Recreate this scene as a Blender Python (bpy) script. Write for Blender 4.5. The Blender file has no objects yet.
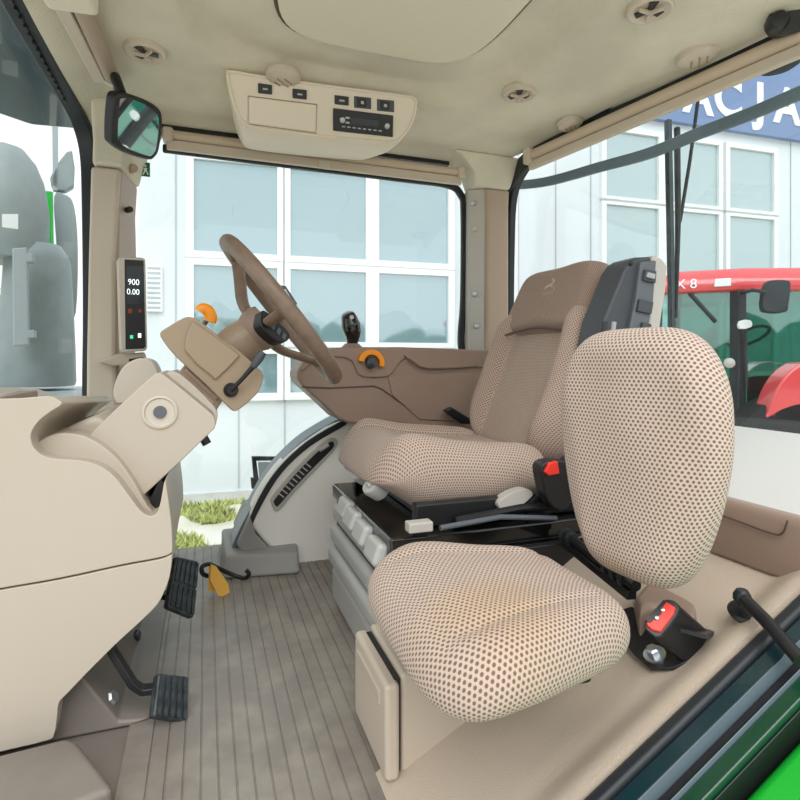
import bpy, bmesh, math, random
from mathutils import Vector, Matrix, noise
random.seed(7)
V = Vector
COL = bpy.context.scene.collection
PI = math.pi
# ---------------------------------------------------------------- camera model (used to measure the photograph)
TH = math.radians(19.36); S, C = math.sin(TH), math.cos(TH)
F, CX, HY, CH = 555.0, 400.0, 360.0, 0.72
def ray(px, py):
    u = (px - CX) / F; v = (HY - py) / F
    return V((S + u * C, C - u * S, v))
CAM = V((0, 0, CH))
def atY(px, py, Y): r = ray(px, py); return CAM + r * (Y / r.y)
def atX(px, py, X): r = ray(px, py); return CAM + r * (X / r.x)
def atZ(px, py, Z): r = ray(px, py); return CAM + r * ((Z - CH) / r.z)
def atS(px, py, s): return CAM + ray(px, py) * s
def onp(px, py, pl):
    p0, n = pl; r = ray(px, py)
    return CAM + r * ((p0 - CAM).dot(n) / r.dot(n))
# ---------------------------------------------------------------- materials
def lin(c):
    c = c / 255.0
    return c / 12.92 if c <= 0.04045 else ((c + 0.055) / 1.055) ** 2.4
def rgb(r, g, b): return (lin(r), lin(g), lin(b), 1)
def mat(name, col, rough=0.5, metal=0.0, mott=None, bump=None, spec=0.5, coat=0.0, emit=None):
    m = bpy.data.materials.new(name); m.use_nodes = True
    nt = m.node_tree; b = nt.nodes['Principled BSDF']; L = nt.links
    b.inputs['Base Color'].default_value = rgb(*col); b.inputs['Roughness'].default_value = rough
    b.inputs['Metallic'].default_value = metal; b.inputs['Specular IOR Level'].default_value = spec
    b.inputs['Coat Weight'].default_value = coat
    tc = nt.nodes.new('ShaderNodeTexCoord')
    if mott:
        sc, amt = mott[:2]; c2 = mott[2] if len(mott) > 2 else tuple(x * (1 - amt) for x in col)
        n = nt.nodes.new('ShaderNodeTexNoise'); n.inputs['Scale'].default_value = sc; n.inputs['Detail'].default_value = 5
        L.new(tc.outputs['Object'], n.inputs['Vector'])
        mr = nt.nodes.new('ShaderNodeMapRange'); mr.inputs[1].default_value = 0.4; mr.inputs[2].default_value = 0.68
        L.new(n.outputs['Fac'], mr.inputs[0])
        mx = nt.nodes.new('ShaderNodeMix'); mx.data_type = 'RGBA'
        mx.inputs[6].default_value = rgb(*col); mx.inputs[7].default_value = rgb(*c2)
        L.new(mr.outputs[0], mx.inputs[0]); L.new(mx.outputs[2], b.inputs['Base Color'])
    if bump:
        sc, st = bump[:2]
        n2 = nt.nodes.new('ShaderNodeTexNoise'); n2.inputs['Scale'].default_value = sc; n2.inputs['Detail'].default_value = 3
        L.new(tc.outputs['Object'], n2.inputs['Vector'])
        bp = nt.nodes.new('ShaderNodeBump'); bp.inputs['Strength'].default_value = st; bp.inputs['Distance'].default_value = 0.002
        L.new(n2.outputs['Fac'], bp.inputs['Height']); L.new(bp.outputs['Normal'], b.inputs['Normal'])
    if emit:
        b.inputs['Emission Color'].default_value = rgb(*col); b.inputs['Emission Strength'].default_value = emit
    return m
def math_node(nt, op, a, b=None, c=None):
    n = nt.nodes.new('ShaderNodeMath'); n.operation = op
    for i, x in enumerate((a, b, c)):
        if x is None: continue
        if isinstance(x, (int, float)): n.inputs[i].default_value = x
        else: nt.links.new(x, n.inputs[i])
    return n.outputs[0]
def dot_fabric(name, base, dot, dx=0.008, dy=0.0062, r=0.30, stain=None, stain_col=(205, 172, 128), asp=1.0):
    m = bpy.data.materials.new(name); m.use_nodes = True; nt = m.node_tree; L = nt.links
    b = nt.nodes['Principled BSDF']; b.inputs['Roughness'].default_value = 0.95; b.inputs['Specular IOR Level'].default_value = 0.15
    b.inputs['Sheen Weight'].default_value = 0.15
    uv = nt.nodes.new('ShaderNodeUVMap'); sp = nt.nodes.new('ShaderNodeSeparateXYZ'); L.new(uv.outputs[0], sp.inputs[0])
    vv = math_node(nt, 'DIVIDE', sp.outputs[1], dy)
    row = math_node(nt, 'FLOOR', vv); odd = math_node(nt, 'MULTIPLY', math_node(nt, 'FLOORED_MODULO', row, 2.0), 0.5)
    uu = math_node(nt, 'ADD', math_node(nt, 'DIVIDE', sp.outputs[0], dx), odd)
    fu = math_node(nt, 'SUBTRACT', math_node(nt, 'FRACT', uu), 0.5); fv = math_node(nt, 'SUBTRACT', math_node(nt, 'FRACT', vv), 0.5)
    fv = math_node(nt, 'MULTIPLY', fv, dy / dx * asp)
    d = math_node(nt, 'SQRT', math_node(nt, 'ADD', math_node(nt, 'MULTIPLY', fu, fu), math_node(nt, 'MULTIPLY', fv, fv)))
    mr = nt.nodes.new('ShaderNodeMapRange'); mr.interpolation_type = 'SMOOTHSTEP'
    mr.inputs[1].default_value = r * 0.72; mr.inputs[2].default_value = r * 1.15; mr.inputs[3].default_value = 1; mr.inputs[4].default_value = 0
    L.new(d, mr.inputs[0])
    mx = nt.nodes.new('ShaderNodeMix'); mx.data_type = 'RGBA'
    mx.inputs[6].default_value = rgb(*base); mx.inputs[7].default_value = rgb(*dot)
    if stain:
        tc = nt.nodes.new('ShaderNodeTexCoord'); n = nt.nodes.new('ShaderNodeTexNoise'); n.inputs['Scale'].default_value = 6
        L.new(tc.outputs['Object'], n.inputs['Vector']); n.inputs['Detail'].default_value = 4
        (sx, sy, sr) = stain
        g = math_node(nt, 'SQRT', math_node(nt, 'ADD', math_node(nt, 'POWER', math_node(nt, 'ABSOLUTE', math_node(nt, 'SUBTRACT', sp.outputs[0], sx)), 2.0),
             math_node(nt, 'POWER', math_node(nt, 'ABSOLUTE', math_node(nt, 'SUBTRACT', sp.outputs[1], sy)), 2.0)))
        g2 = math_node(nt, 'ADD', g, math_node(nt, 'MULTIPLY', math_node(nt, 'SUBTRACT', n.outputs['Fac'], 0.5), sr * 1.3))
        mr2 = nt.nodes.new('ShaderNodeMapRange'); mr2.interpolation_type = 'SMOOTHSTEP'
        mr2.inputs[1].default_value = sr * 0.2; mr2.inputs[2].default_value = sr; mr2.inputs[3].default_value = 0.75; mr2.inputs[4].default_value = 0
        L.new(g2, mr2.inputs[0])
        ms = nt.nodes.new('ShaderNodeMix'); ms.data_type = 'RGBA'; ms.inputs[6].default_value = rgb(*base); ms.inputs[7].default_value = rgb(*stain_col)
        L.new(mr2.outputs[0], ms.inputs[0]); L.new(ms.outputs[2], mx.inputs[6])
    L.new(mr.outputs[0], mx.inputs[0]); L.new(mx.outputs[2], b.inputs['Base Color'])
    bp = nt.nodes.new('ShaderNodeBump'); bp.inputs['Strength'].default_value = 0.5; bp.inputs['Distance'].default_value = 0.0015
    inv = math_node(nt, 'SUBTRACT', 1.0, mr.outputs[0]); L.new(inv, bp.inputs['Height']); L.new(bp.outputs['Normal'], b.inputs['Normal'])
    return m
def glass(name, tint=(225, 242, 240), refl=0.05):
    m = bpy.data.materials.new(name); m.use_nodes = True; nt = m.node_tree; nt.nodes.clear(); L = nt.links
    o = nt.nodes.new('ShaderNodeOutputMaterial'); t = nt.nodes.new('ShaderNodeBsdfTransparent'); g = nt.nodes.new('ShaderNodeBsdfGlossy')
    t.inputs[0].default_value = rgb(*tint); g.inputs['Roughness'].default_value = 0.02; g.inputs[0].default_value = (1, 1, 1, 1)
    x = nt.nodes.new('ShaderNodeMixShader'); x.inputs[0].default_value = refl
    L.new(t.outputs[0], x.inputs[1]); L.new(g.outputs[0], x.inputs[2]); L.new(x.outputs[0], o.inputs[0])
    return m
def window_pane(name, col, refl=0.45, tint=(215, 240, 245)):
    m = bpy.data.materials.new(name); m.use_nodes = True; nt = m.node_tree; nt.nodes.clear(); L = nt.links
    o = nt.nodes.new('ShaderNodeOutputMaterial'); t = nt.nodes.new('ShaderNodeBsdfDiffuse'); g = nt.nodes.new('ShaderNodeBsdfGlossy')
    t.inputs[0].default_value = rgb(*col); g.inputs['Roughness'].default_value = 0.04; g.inputs[0].default_value = rgb(*tint)
    n = nt.nodes.new('ShaderNodeTexNoise'); tc = nt.nodes.new('ShaderNodeTexCoord'); n.inputs['Scale'].default_value = 0.7
    L.new(tc.outputs['Object'], n.inputs['Vector']); bp = nt.nodes.new('ShaderNodeBump'); bp.inputs['Strength'].default_value = 0.12; bp.inputs['Distance'].default_value = 0.05
    L.new(n.outputs['Fac'], bp.inputs['Height']); L.new(bp.outputs['Normal'], g.inputs['Normal'])
    x = nt.nodes.new('ShaderNodeMixShader'); x.inputs[0].default_value = refl
    L.new(t.outputs[0], x.inputs[1]); L.new(g.outputs[0], x.inputs[2]); L.new(x.outputs[0], o.inputs[0])
    return m
M = dict(
    cream=mat('cream_plastic', (190, 179, 164), 0.42, bump=(900, .05)),
    cream_lt=mat('pale_cream_plastic', (202, 192, 178), 0.4),
    cream_con=mat('overhead_cream_plastic', (224, 212, 194), 0.45),
    cream_mid=mat('beige_plastic', (198, 185, 168), 0.45),
    tan=mat('tan_plastic', (160, 140, 117), 0.42),
    brown=mat('brown_plastic', (150, 128, 113), 0.45, bump=(700, .06)),
    brown_dk=mat('dark_brown_seam', (88, 72, 62), 0.6),
    pillar_brown=mat('taupe_pillar_plastic', (176, 155, 137), 0.5),
    wheel=mat('steering_wheel_rubber', (128, 108, 92), 0.45, mott=(30, .12)),
    liner=mat('headliner_fabric', (218, 211, 192), 0.95, bump=(120, .9), spec=.1, mott=(3, .08)),
    liner2=mat('headliner_hatch_fabric', (218, 211, 192), 0.95, bump=(160, .5), spec=.1),
    vinyl=mat('grained_beige_vinyl', (190, 175, 157), 0.6, bump=(420, .7), spec=.3),
    floor=mat('ribbed_rubber_floor', (126, 119, 111), 0.40, mott=(14, .1, (146, 139, 128)), bump=(300, .12)),
    floor_sm=mat('smooth_floor_rubber', (128, 120, 112), 0.5, mott=(6, .1)),
    grey_floor=mat('grey_footrest_rubber', (148, 147, 142), 0.5),
    grey=mat('grey_plastic', (176, 176, 172), 0.42),
    grey_lt=mat('light_grey_plastic', (186, 182, 174), 0.45),
    grey_pale=mat('pale_fender_liner', (243, 241, 233), 0.5),
    shelf=mat('pale_grey_shelf_cover', (200, 201, 196), 0.75, bump=(260, .3)),
    band=mat('blue_grey_rubber', (104, 120, 128), 0.35),
    black=mat('black_plastic', (24, 25, 27), 0.4),
    blacks=mat('glossy_black_paint', (10, 12, 12), 0.12, coat=.5),
    rubber=mat('black_rubber', (32, 37, 41), 0.5),
    pedal=mat('worn_pedal_rubber', (40, 46, 50), 0.5, mott=(60, .1, (70, 78, 80))),
    armgrey=mat('charcoal_armrest_plastic', (66, 70, 76), 0.5, bump=(500, .1)),
    armgrey2=mat('slate_armrest_plastic', (92, 98, 104), 0.45),
    metal=mat('zinc_bolt', (190, 196, 200), 0.28, metal=.9),
    teal=mat('dark_teal_door_paint', (22, 50, 56), 0.25, coat=.6),
    dkgreen=mat('dark_green_paint', (8, 62, 40), 0.3, coat=.5),
    green=mat('bright_green_paint', (8, 170, 44), 0.3, coat=.5),
    red=mat('red_button', (232, 52, 36), 0.35),
    orange=mat('orange_plastic', (246, 150, 14), 0.35),
    yellow=mat('yellow_tag', (232, 178, 72), 0.6),
    white=mat('white_frame_paint', (236, 240, 240), 0.4),
    wallw=mat('white_wall_panel', (222, 229, 233), 0.6, mott=(.6, .03)),
    seam=mat('wall_seam', (176, 186, 190), 0.7),
    plinth=mat('concrete_plinth', (206, 208, 204), 0.8, mott=(3, .08)),
    blue=mat('blue_sign_board', (120, 142, 182), 0.5),
    letter=mat('white_sign_letter', (240, 244, 250), 0.5),
    tred=mat('red_tractor_paint', (216, 72, 76), 0.22, coat=1.0),
    exh=mat('dusty_grey_exhaust', (142, 153, 153), 0.5, mott=(12, .06)),
    exh2=mat('light_dusty_grey', (164, 174, 178), 0.5),
    mirror=mat('mirror_silver', (235, 240, 240), 0.02, metal=1.0),
    screen=mat('dark_display', (22, 28, 34), 0.15),
    digit=mat('lit_digits', (225, 235, 240), 0.5, emit=1.0),
    amber=mat('dim_amber_symbol', (150, 66, 32), 0.5),
    gled=mat('green_symbol', (70, 210, 160), 0.5, emit=.6),
    steel=mat('radio_knob', (170, 172, 176), 0.3, metal=.5),
    sticker=mat('green_exit_sticker', (20, 110, 60), 0.5),
    blind=mat('beige_blind_tube', (196, 178, 156), 0.5),
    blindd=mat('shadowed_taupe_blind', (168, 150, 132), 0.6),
    gravel=mat('gravel_ground', (222, 219, 210), 0.95, mott=(1.2, .2, (196, 194, 172)), bump=(30, .6)),
    leaf=mat('weed_leaf', (190, 198, 122), 0.7, mott=(3, .25)),
    leaf2=mat('tree_leaf', (62, 92, 62), 0.8, mott=(2, .3)),
    tyre=mat('tyre_rubber', (30, 30, 32), 0.8),
    dark=mat('dark_chassis', (48, 54, 60), 0.6, mott=(5, .3)),
    g_cab=glass('clear_cab_glass', (247, 250, 250), .03),
    g_tint=glass('tinted_rear_glass', (244, 248, 248), .035),
    g_trac=glass('teal_tractor_glass', (178, 220, 212), .16),
    pane=window_pane('building_window_glass', (138, 168, 174), .40, (225, 236, 240)),
    pane2=window_pane('building_window_glass_pale', (165, 188, 190), .45, (228, 238, 240)),
    f_pass=dot_fabric('dotted_beige_fabric', (190, 172, 157), (118, 97, 87), stain=(.05, .12, .14), stain_col=(192, 166, 134)),
    f_passb=dot_fabric('dotted_beige_back_fabric', (198, 181, 167), (122, 100, 90), stain=(0, -0.26, .12), stain_col=(206, 178, 142)),
    f_drv=dot_fabric('dotted_tan_fabric', (190, 171, 156), (126, 105, 95), .0082, .0064, .30),
    f_drvc=dot_fabric('fine_tan_weave', (186, 168, 153), (134, 114, 102), .0058, .0046, .3),
    f_back=dot_fabric('dotted_taupe_back_fabric', (184, 164, 150), (124, 103, 92), .0068, .0054, .3),
    f_flap=dot_fabric('ribbed_taupe_headrest_fabric', (174, 153, 138), (122, 101, 89), .006, .0042, .30, asp=.6),
    logo=mat('pale_embroidery', (190, 180, 156), 0.8),
)
# ---------------------------------------------------------------- scene helpers
def label(o, lab, cat, group=None, kind=None):
    if lab: o['label'] = lab
    if cat: o['category'] = cat
    if group: o['group'] = group
    if kind: o['kind'] = kind
    return o
def thing(name, lab, cat, loc, group=None):
    o = bpy.data.objects.new(name, None); COL.objects.link(o); o.empty_display_size = .05
    o.location = V(loc); label(o, lab, cat, group); return o
def world_loc(o):
    l = V(o.location)
    return l
def obj(name, bm, m, parent=None, bev=0, seg=3, smooth=35, sub=0, fix=True):
    if fix: bmesh.ops.recalc_face_normals(bm, faces=bm.faces)
    me = bpy.data.meshes.new(name)
    bm.to_mesh(me); bm.free()
    xs = [v.co for v in me.vertices]
    c = V(((min(v.x for v in xs) + max(v.x for v in xs)) / 2, (min(v.y for v in xs) + max(v.y for v in xs)) / 2, min(v.z for v in xs)))
    me.transform(Matrix.Translation(-c))
    for p in me.polygons: p.use_smooth = True
    o = bpy.data.objects.new(name, me); COL.objects.link(o)
    for mm in (m if isinstance(m, (list, tuple)) else [m]): me.materials.append(mm)
    if parent is None: o.location = c
    else:
        off = V((0, 0, 0)); q = parent
        while q is not None: off += V(q.location); q = q.parent
        o.parent = parent; o.location = c - off
    if bev:
        b = o.modifiers.new('bevel', 'BEVEL'); b.width = bev; b.segments = seg; b.limit_method = 'ANGLE'; b.angle_limit = math.radians(32); b.harden_normals = True
        me.set_sharp_from_angle(angle=math.radians(60)) if False else None
    elif not sub: me.set_sharp_from_angle(angle=math.radians(smooth))
    if sub:
        s = o.modifiers.new('subsurf', 'SUBSURF'); s.levels = sub; s.render_levels = sub
    return o
def struct(name, bm, m, **k): o = obj(name, bm, m, **k); o['kind'] = 'structure'; return o
def dup(root, loc, lab=None, rot=None):
    r = root.copy(); COL.objects.link(r); r.location = V(loc)
    if rot is not None: r.rotation_euler = rot
    if lab: r['label'] = lab
    for ch in list(root.children):
        c = ch.copy(); COL.objects.link(c); c.parent = r
        for g in list(ch.children):
            d = g.copy(); COL.objects.link(d); d.parent = c
    return r
# ---------------------------------------------------------------- mesh helpers
def NB(): return bmesh.new()
def box(bm, c, size, rot=None, taper=1.0):
    c = V(c); hx, hy, hz = [s / 2 for s in size]; vs = []
    for z in (-1, 1):
        for x, y in ((-1, -1), (1, -1), (1, 1), (-1, 1)):
            t = taper if z > 0 else 1
            p = V((x * hx * t, y * hy * t, z * hz))
            if rot is not None: p = rot @ p
            vs.append(bm.verts.new(c + p))
    for f in ((3, 2, 1, 0), (4, 5, 6, 7), (0, 1, 5, 4), (1, 2, 6, 5), (2, 3, 7, 6), (3, 0, 4, 7)): bm.faces.new([vs[i] for i in f])
    return bm
def B(c, size, rot=None, taper=1.0): return box(NB(), c, size, rot, taper)
def B2(a, b):
    a, b = V(a), V(b); return B((a + b) / 2, [abs(x) for x in (b - a)])
def prism(pts, d, bm=None):
    bm = bm or NB(); d = V(d); a = [bm.verts.new(p) for p in pts]; b = [bm.verts.new(V(p) + d) for p in pts]
    bm.faces.new(a); bm.faces.new(b[::-1]); n = len(a)
    for i in range(n): bm.faces.new((a[i], b[i], b[(i + 1) % n], a[(i + 1) % n]))
    return bm
def catmull(pts, k=5, closed=True):
    out = []; n = len(pts); P = [V((*p, 0)) if len(p) == 2 else V(p) for p in pts]
    two = len(pts[0]) == 2
    for i in range(n if closed else n - 1):
        if closed: p0, p1, p2, p3 = P[i - 1], P[i], P[(i + 1) % n], P[(i + 2) % n]
        else: p0, p1, p2, p3 = P[max(i - 1, 0)], P[i], P[i + 1], P[min(i + 2, n - 1)]
        for j in range(k):
            t = j / k
            q = 0.5 * ((2 * p1) + (p2 - p0) * t + (2 * p0 - 5 * p1 + 4 * p2 - p3) * t * t + (3 * p1 - p0 - 3 * p2 + p3) * t ** 3)
            out.append((q.x, q.y) if two else q)
    if not closed: out.append((P[-1].x, P[-1].y) if two else P[-1])
    return out
def pprism(pxs, pl, thick, out=0.0, bm=None):
    """outline measured in the photo, laid on the real plane pl=(point, normal towards the room) and given thickness"""
    n = pl[1].normalized()
    return prism([onp(x, y, pl) + n * out for x, y in pxs], -n * (thick + out), bm)
def yprism(pxs, Y, depth, bm=None): return prism([atY(x, y, Y) for x, y in pxs], (0, depth, 0), bm)
def frames(path, closed=False):
    n = len(path); out = []; up = V((0, 0, 1))
    for i in range(n):
        a = path[(i - 1) % n] if (closed or i > 0) else path[i]; b = path[(i + 1) % n] if (closed or i < n - 1) else path[i]
        t = (b - a).normalized()
        if out:
            x = out[-1][0]; x = (x - t * x.dot(t))
            if x.length < 1e-4: x = t.orthogonal()
            x.normalize()
        else:
            x = t.cross(up)
            if x.length < 1e-3: x = V((1, 0, 0)) - t * t.x
            x.normalize()
        out.append((x, t.cross(x)))
    return out
def sweep(path, prof, closed=False, bm=None, scale=None, cap=True):
    bm = bm or NB(); path = [V(p) for p in path]; fr = frames(path, closed); rings = []
    for i, (p, (x, y)) in enumerate(zip(path, fr)):
        s = scale[i] if scale else 1
        rings.append([bm.verts.new(p + x * a * s + y * b * s) for a, b in prof])
    n = len(rings); k = len(prof)
    for i in range(n if closed else n - 1):
        r, q = rings[i], rings[(i + 1) % n]
        for j in range(k): bm.faces.new((r[j], r[(j + 1) % k], q[(j + 1) % k], q[j]))
    if not closed and cap: bm.faces.new(rings[0][::-1]); bm.faces.new(rings[-1])
    return bm
def circ(r, n=12, ry=None): return [(r * math.cos(2 * PI * i / n), (ry or r) * math.sin(2 * PI * i / n)) for i in range(n)]
def tube(path, r, closed=False, bm=None, n=12, scale=None): return sweep(path, circ(r, n), closed, bm, scale)
def rectp(w, h): return [(-w / 2, -h / 2), (w / 2, -h / 2), (w / 2, h / 2), (-w / 2, h / 2)]
def lathe(prof, c, ax=(0, 0, 1), n=32, bm=None, sy=1.0):
    bm = bm or NB(); ax = V(ax).normalized(); x = ax.orthogonal().normalized() if abs(ax.z) < .99 else V((1, 0, 0)); y = ax.cross(x); c = V(c); rings = []
    for r, h in prof:
        if r < 1e-6: rings.append([bm.verts.new(c + ax * h)])
        else: rings.append([bm.verts.new(c + ax * h + (x * math.cos(2 * PI * i / n) + y * math.sin(2 * PI * i / n) * sy) * r) for i in range(n)])
    for a, b in zip(rings, rings[1:]):
        for i in range(n):
            j = (i + 1) % n
            if len(a) == 1 and len(b) == 1: continue
            if len(a) == 1: bm.faces.new((a[0], b[i], b[j]))
            elif len(b) == 1: bm.faces.new((a[i], a[j], b[0]))
            else: bm.faces.new((a[i], a[j], b[j], b[i]))
    if len(rings[0]) > 1: bm.faces.new(rings[0][::-1])
    if len(rings[-1]) > 1: bm.faces.new(rings[-1])
    return bm
def pillow(a, b, p, top, bot, e, mtx, zf=None, warp=None, nt=144, k1=30, taper=None):
    bm = NB(); uvl = bm.loops.layers.uv.new('UVMap'); prof = []
    K2 = 8
    for i in range(k1 + 1): prof.append(('t', i / k1))
    for i in range(1, K2 + 1): prof.append(('e', i / K2 * PI / 2))
    for i in range(1, K2 + 1): prof.append(('f', i / K2 * PI / 2))
    for i in range(1, 6): prof.append(('b', 1 - i / 5))
    rings = []; uvs = []
    for j in range(nt):
        th = 2 * PI * j / nt; ct, st = math.cos(th), math.sin(th)
        R = (abs(ct / a) ** p + abs(st / b) ** p) ** (-1 / p)
        col = []; uc = []; last = None; arc = 0
        for kind, t in prof:
            if kind == 't': r, z, w = (R - e) * t, top, 1.0
            elif kind == 'e': r, z, w = R - e + e * math.sin(t), top * math.cos(t), math.cos(t)
            elif kind == 'f': r, z, w = R - e + e * math.cos(t), -bot * math.sin(t), 0
            else: r, z, w = (R - e) * t, -bot, 0
            if last: arc += math.hypot(r - last[0], z - last[1])
            last = (r, z); x, y = r * ct, r * st
            if zf and w > 0: z += zf(x, y) * w
            if taper: x *= taper(y)
            co = V((x, y, z))
            if warp: co = warp(co)
            col.append(co); uc.append((arc * ct, arc * st))
        rings.append(col); uvs.append(uc)
    c0 = sum((r[0] for r in rings), V()) / nt; cb = sum((r[-1] for r in rings), V()) / nt
    vt = bm.verts.new(mtx @ c0); vb = bm.verts.new(mtx @ cb); K = len(prof)
    vs = [[None] + [bm.verts.new(mtx @ rings[j][k]) for k in range(1, K - 1)] for j in range(nt)]
    def face(vl, ul):
        f = bm.faces.new(vl)
        for l, u in zip(f.loops, ul): l[uvl].uv = u
    for j in range(nt):
        q = (j + 1) % nt
        face((vt, vs[j][1], vs[q][1]), ((0, 0), uvs[j][1], uvs[q][1]))
        for k in range(1, K - 2): face((vs[j][k], vs[j][k + 1], vs[q][k + 1], vs[q][k]), (uvs[j][k], uvs[j][k + 1], uvs[q][k + 1], uvs[q][k]))
        face((vs[j][K - 2], vb, vs[q][K - 2]), (uvs[j][K - 2], uvs[j][K - 1], uvs[q][K - 2]))
    return bm
def mtx(o, x, y, z):
    x, y, z = V(x).normalized(), V(y).normalized(), V(z).normalized()
    m = Matrix((x, y, z)).transposed().to_4x4(); m.translation = V(o); return m
def text(name, s, size, mt, m, parent=None, ext=.0004, sx=1.0):
    cu = bpy.data.curves.new(name, 'FONT'); cu.body = s; cu.size = size; cu.extrude = ext; cu.offset = .03 * size if name == 'sign_letter' else 0; cu.align_x = 'CENTER'; cu.align_y = 'CENTER'
    t = bpy.data.objects.new(name, cu); COL.objects.link(t)
    dg = bpy.context.evaluated_depsgraph_get(); me = bpy.data.meshes.new_from_object(t.evaluated_get(dg))
    bpy.data.objects.remove(t); bpy.data.curves.remove(cu)
    bm = NB(); bm.from_mesh(me); bpy.data.meshes.remove(me)
    bm.transform(mt @ Matrix.Diagonal((sx, 1, 1, 1)))
    return obj(name, bm, m, parent)
def sm(x, a, b):
    t = max(0, min(1, (x - a) / (b - a))); return t * t * (3 - 2 * t)
UPZ = V((0, 0, 1))
# ================================================================ THE CAB SHELL
# ribbed floor
bm = NB(); prof = []; x = -.12
while x < .62:
    prof += [(x, 0), (x + .0245, 0), (x + .0252, -.003), (x + .0278, -.003), (x + .0285, 0)]; x += .029
prof = [(-.14, 0)] + prof
ring = [[bm.verts.new((px, Y, pz)) for px, pz in prof] for Y in (.5, 1.0, 1.5, 2.28)]
for a, b in zip(ring, ring[1:]):
    for i in range(len(prof) - 1): bm.faces.new((a[i], a[i + 1], b[i + 1], b[i]))
for r0, rev in ((ring[0], 0), (ring[-1], 1)):
    lo = [bm.verts.new((v.co.x, v.co.y, -.04)) for v in (r0[0], r0[-1])]
    bm.faces.new([*r0, lo[1], lo[0]])
struct('floor', bm, M['floor'])
struct('trim_1', B2((-.5, .5, -.08), (1.5, 2.28, -.006)), M['floor_sm'])            # floor pan below
# footwell side that climbs towards the windscreen
bm = prism([(-.14, .95, -.004), (-.10, .95, .004), (-.16, .95, .012), (-.235, .95, .13), (-.30, .95, .17), (-.42, .95, .17), (-.42, .95, -.004)], (0, 1.02, 0))
bm.transform(Matrix.Translation((0, .26, 0)))
struct('wall_front', bm, M['floor_sm'], bev=.008)
# raised sill step at near left
pts = [(115, 787), (78, 740), (68, 736), (-60, 768), (-60, 900), (40, 815)]
bm = prism([atZ(x_, y_, .055) for x_, y_ in pts], (0, 0, -.057))
struct('trim_2', bm, M['floor_sm'], bev=.012)
# headliner: height field with raised centre
def rearX(Y): return 1.30 + (1.95 - Y) * .17 if Y < 1.95 else 1.30 - (Y - 1.95) * .25
def rr(x, y, x0, x1, y0, y1, r):
    dx = max(x0 + r - x, x - (x1 - r), 0); dy = max(y0 + r - y, y - (y1 - r), 0)
    ins = math.hypot(dx, dy)
    if dx == 0 and dy == 0: return r - r + max(x0 - x, x - x1, y0 - y, y - y1)
    return ins - r
def ceil_z(x, y):
    d = rr(x, y, -.04, .93, .2, 1.77, .28)
    z = 1.60 + .035 * sm(-d, -.03, .035)
    z -= .05 * sm(x, -.27, -.42) ** 1 if x < -.27 else 0
    return z
bm = NB(); NX, NY = 110, 100; g = []
for j in range(NY + 1):
    Y = .55 + (2.24 - .55) * j / NY; row = []
    for i in range(NX + 1):
        X = -.41 + (rearX(Y) + .41) * i / NX
        z = 1.60 + .055 * sm(-rr(X, Y, -.04, .93, .2, 1.77, .28), -.03, .035)
        z -= .045 * sm(-X, .28, .42); z -= .03 * sm(Y, 2.12, 2.26)
        row.append(bm.verts.new((X, Y, z)))
    g.append(row)
for j in range(NY):
    for i in range(NX): bm.faces.new((g[j][i], g[j + 1][i], g[j + 1][i + 1], g[j][i + 1]))
top = []
r = bmesh.ops.extrude_face_region(bm, geom=bm.faces[:])
for v in [v for v in r['geom'] if isinstance(v, bmesh.types.BMVert)]: v.co.z = 1.70
struct('ceiling', bm, M['liner'])
# roof hatch panel set into the headliner
hp = []
for i in range(48):
    a = 2 * PI * i / 48; cc, ss = math.cos(a), math.sin(a)
    hp.append((.478 + .312 * math.copysign(abs(cc) ** .42, cc), 1.16 + .44 * math.copysign(abs(ss) ** .42, ss) + .0, 1.639))
t = thing('roof_hatch', 'large padded fabric roof hatch panel in the middle of the headliner', 'roof hatch', (.478, 1.16, 1.619))
obj('panel', prism(hp, (0, 0, .02)), M['liner2'], t, bev=.009, seg=4)
gap = [V((.478 + (p[0] - .478) * 1.018, 1.16 + (p[1] - 1.16) * 1.013, 1.6545)) for p in hp]
obj('gap_seal', tube(gap, .0055, closed=True, n=8), M['brown_dk'], t)
# outer roof overhang seen through the windscreen
ov = [(-.44, .9), (-.44, 2.42), (-.62, 2.44), (-.78, 2.30), (-.86, 2.0), (-.92, 1.4), (-.92, .9)]
struct('trim_3', prism([(a, b, 1.60) for a, b in ov], (0, 0, .12)), M['teal'], bev=.03)
# --- front right pillar
bm = NB()
def ring_pts(z, x0, x1, xb, y0=2.08, y1=2.30): return [V((x0, y0, z)), V((x1, y0, z)), V((xb, y1, z)), V((x0, y1, z))]
levels = [(-.02, -.37, -.24, -.20), (.5, -.37, -.262, -.235), (.74, -.365, -.276, -.245), (1.05, -.36, -.275, -.24), (1.25, -.355, -.272, -.245), (1.37, -.35, -.265, -.238)]
def loft(levels, f, bm=None):
    bm = bm or NB(); R = [[bm.verts.new(p) for p in f(*l)] for l in levels]
    for a, b in zip(R, R[1:]):
        n = len(a)
        for i in range(n): bm.faces.new((a[i], a[(i + 1) % n], b[(i + 1) % n], b[i]))
    bm.faces.new(R[0][::-1]); bm.faces.new(R[-1]); return bm
struct('trim_4', loft(levels, ring_pts), M['pillar_brown'], bev=.012)
obj_front = struct('trim_5', loft([(-.02, -.372, -.262, -.262), (.74, -.367, -.285, -.285), (1.05, -.362, -.284, -.284), (1.36, -.355, -.268, -.268)], lambda z, a, b, c: ring_pts(z, a, b, c, 2.06, 2.10)), M['cream_mid'], bev=.012)
struct('trim_6', loft([(1.365, -.352, -.26, -.232), (1.45, -.35, -.24, -.215), (1.60, -.36, -.17, -.13)], lambda z, a, b, c: ring_pts(z, a, b, c, 2.06, 2.30)), M['liner'], bev=.015)
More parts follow.
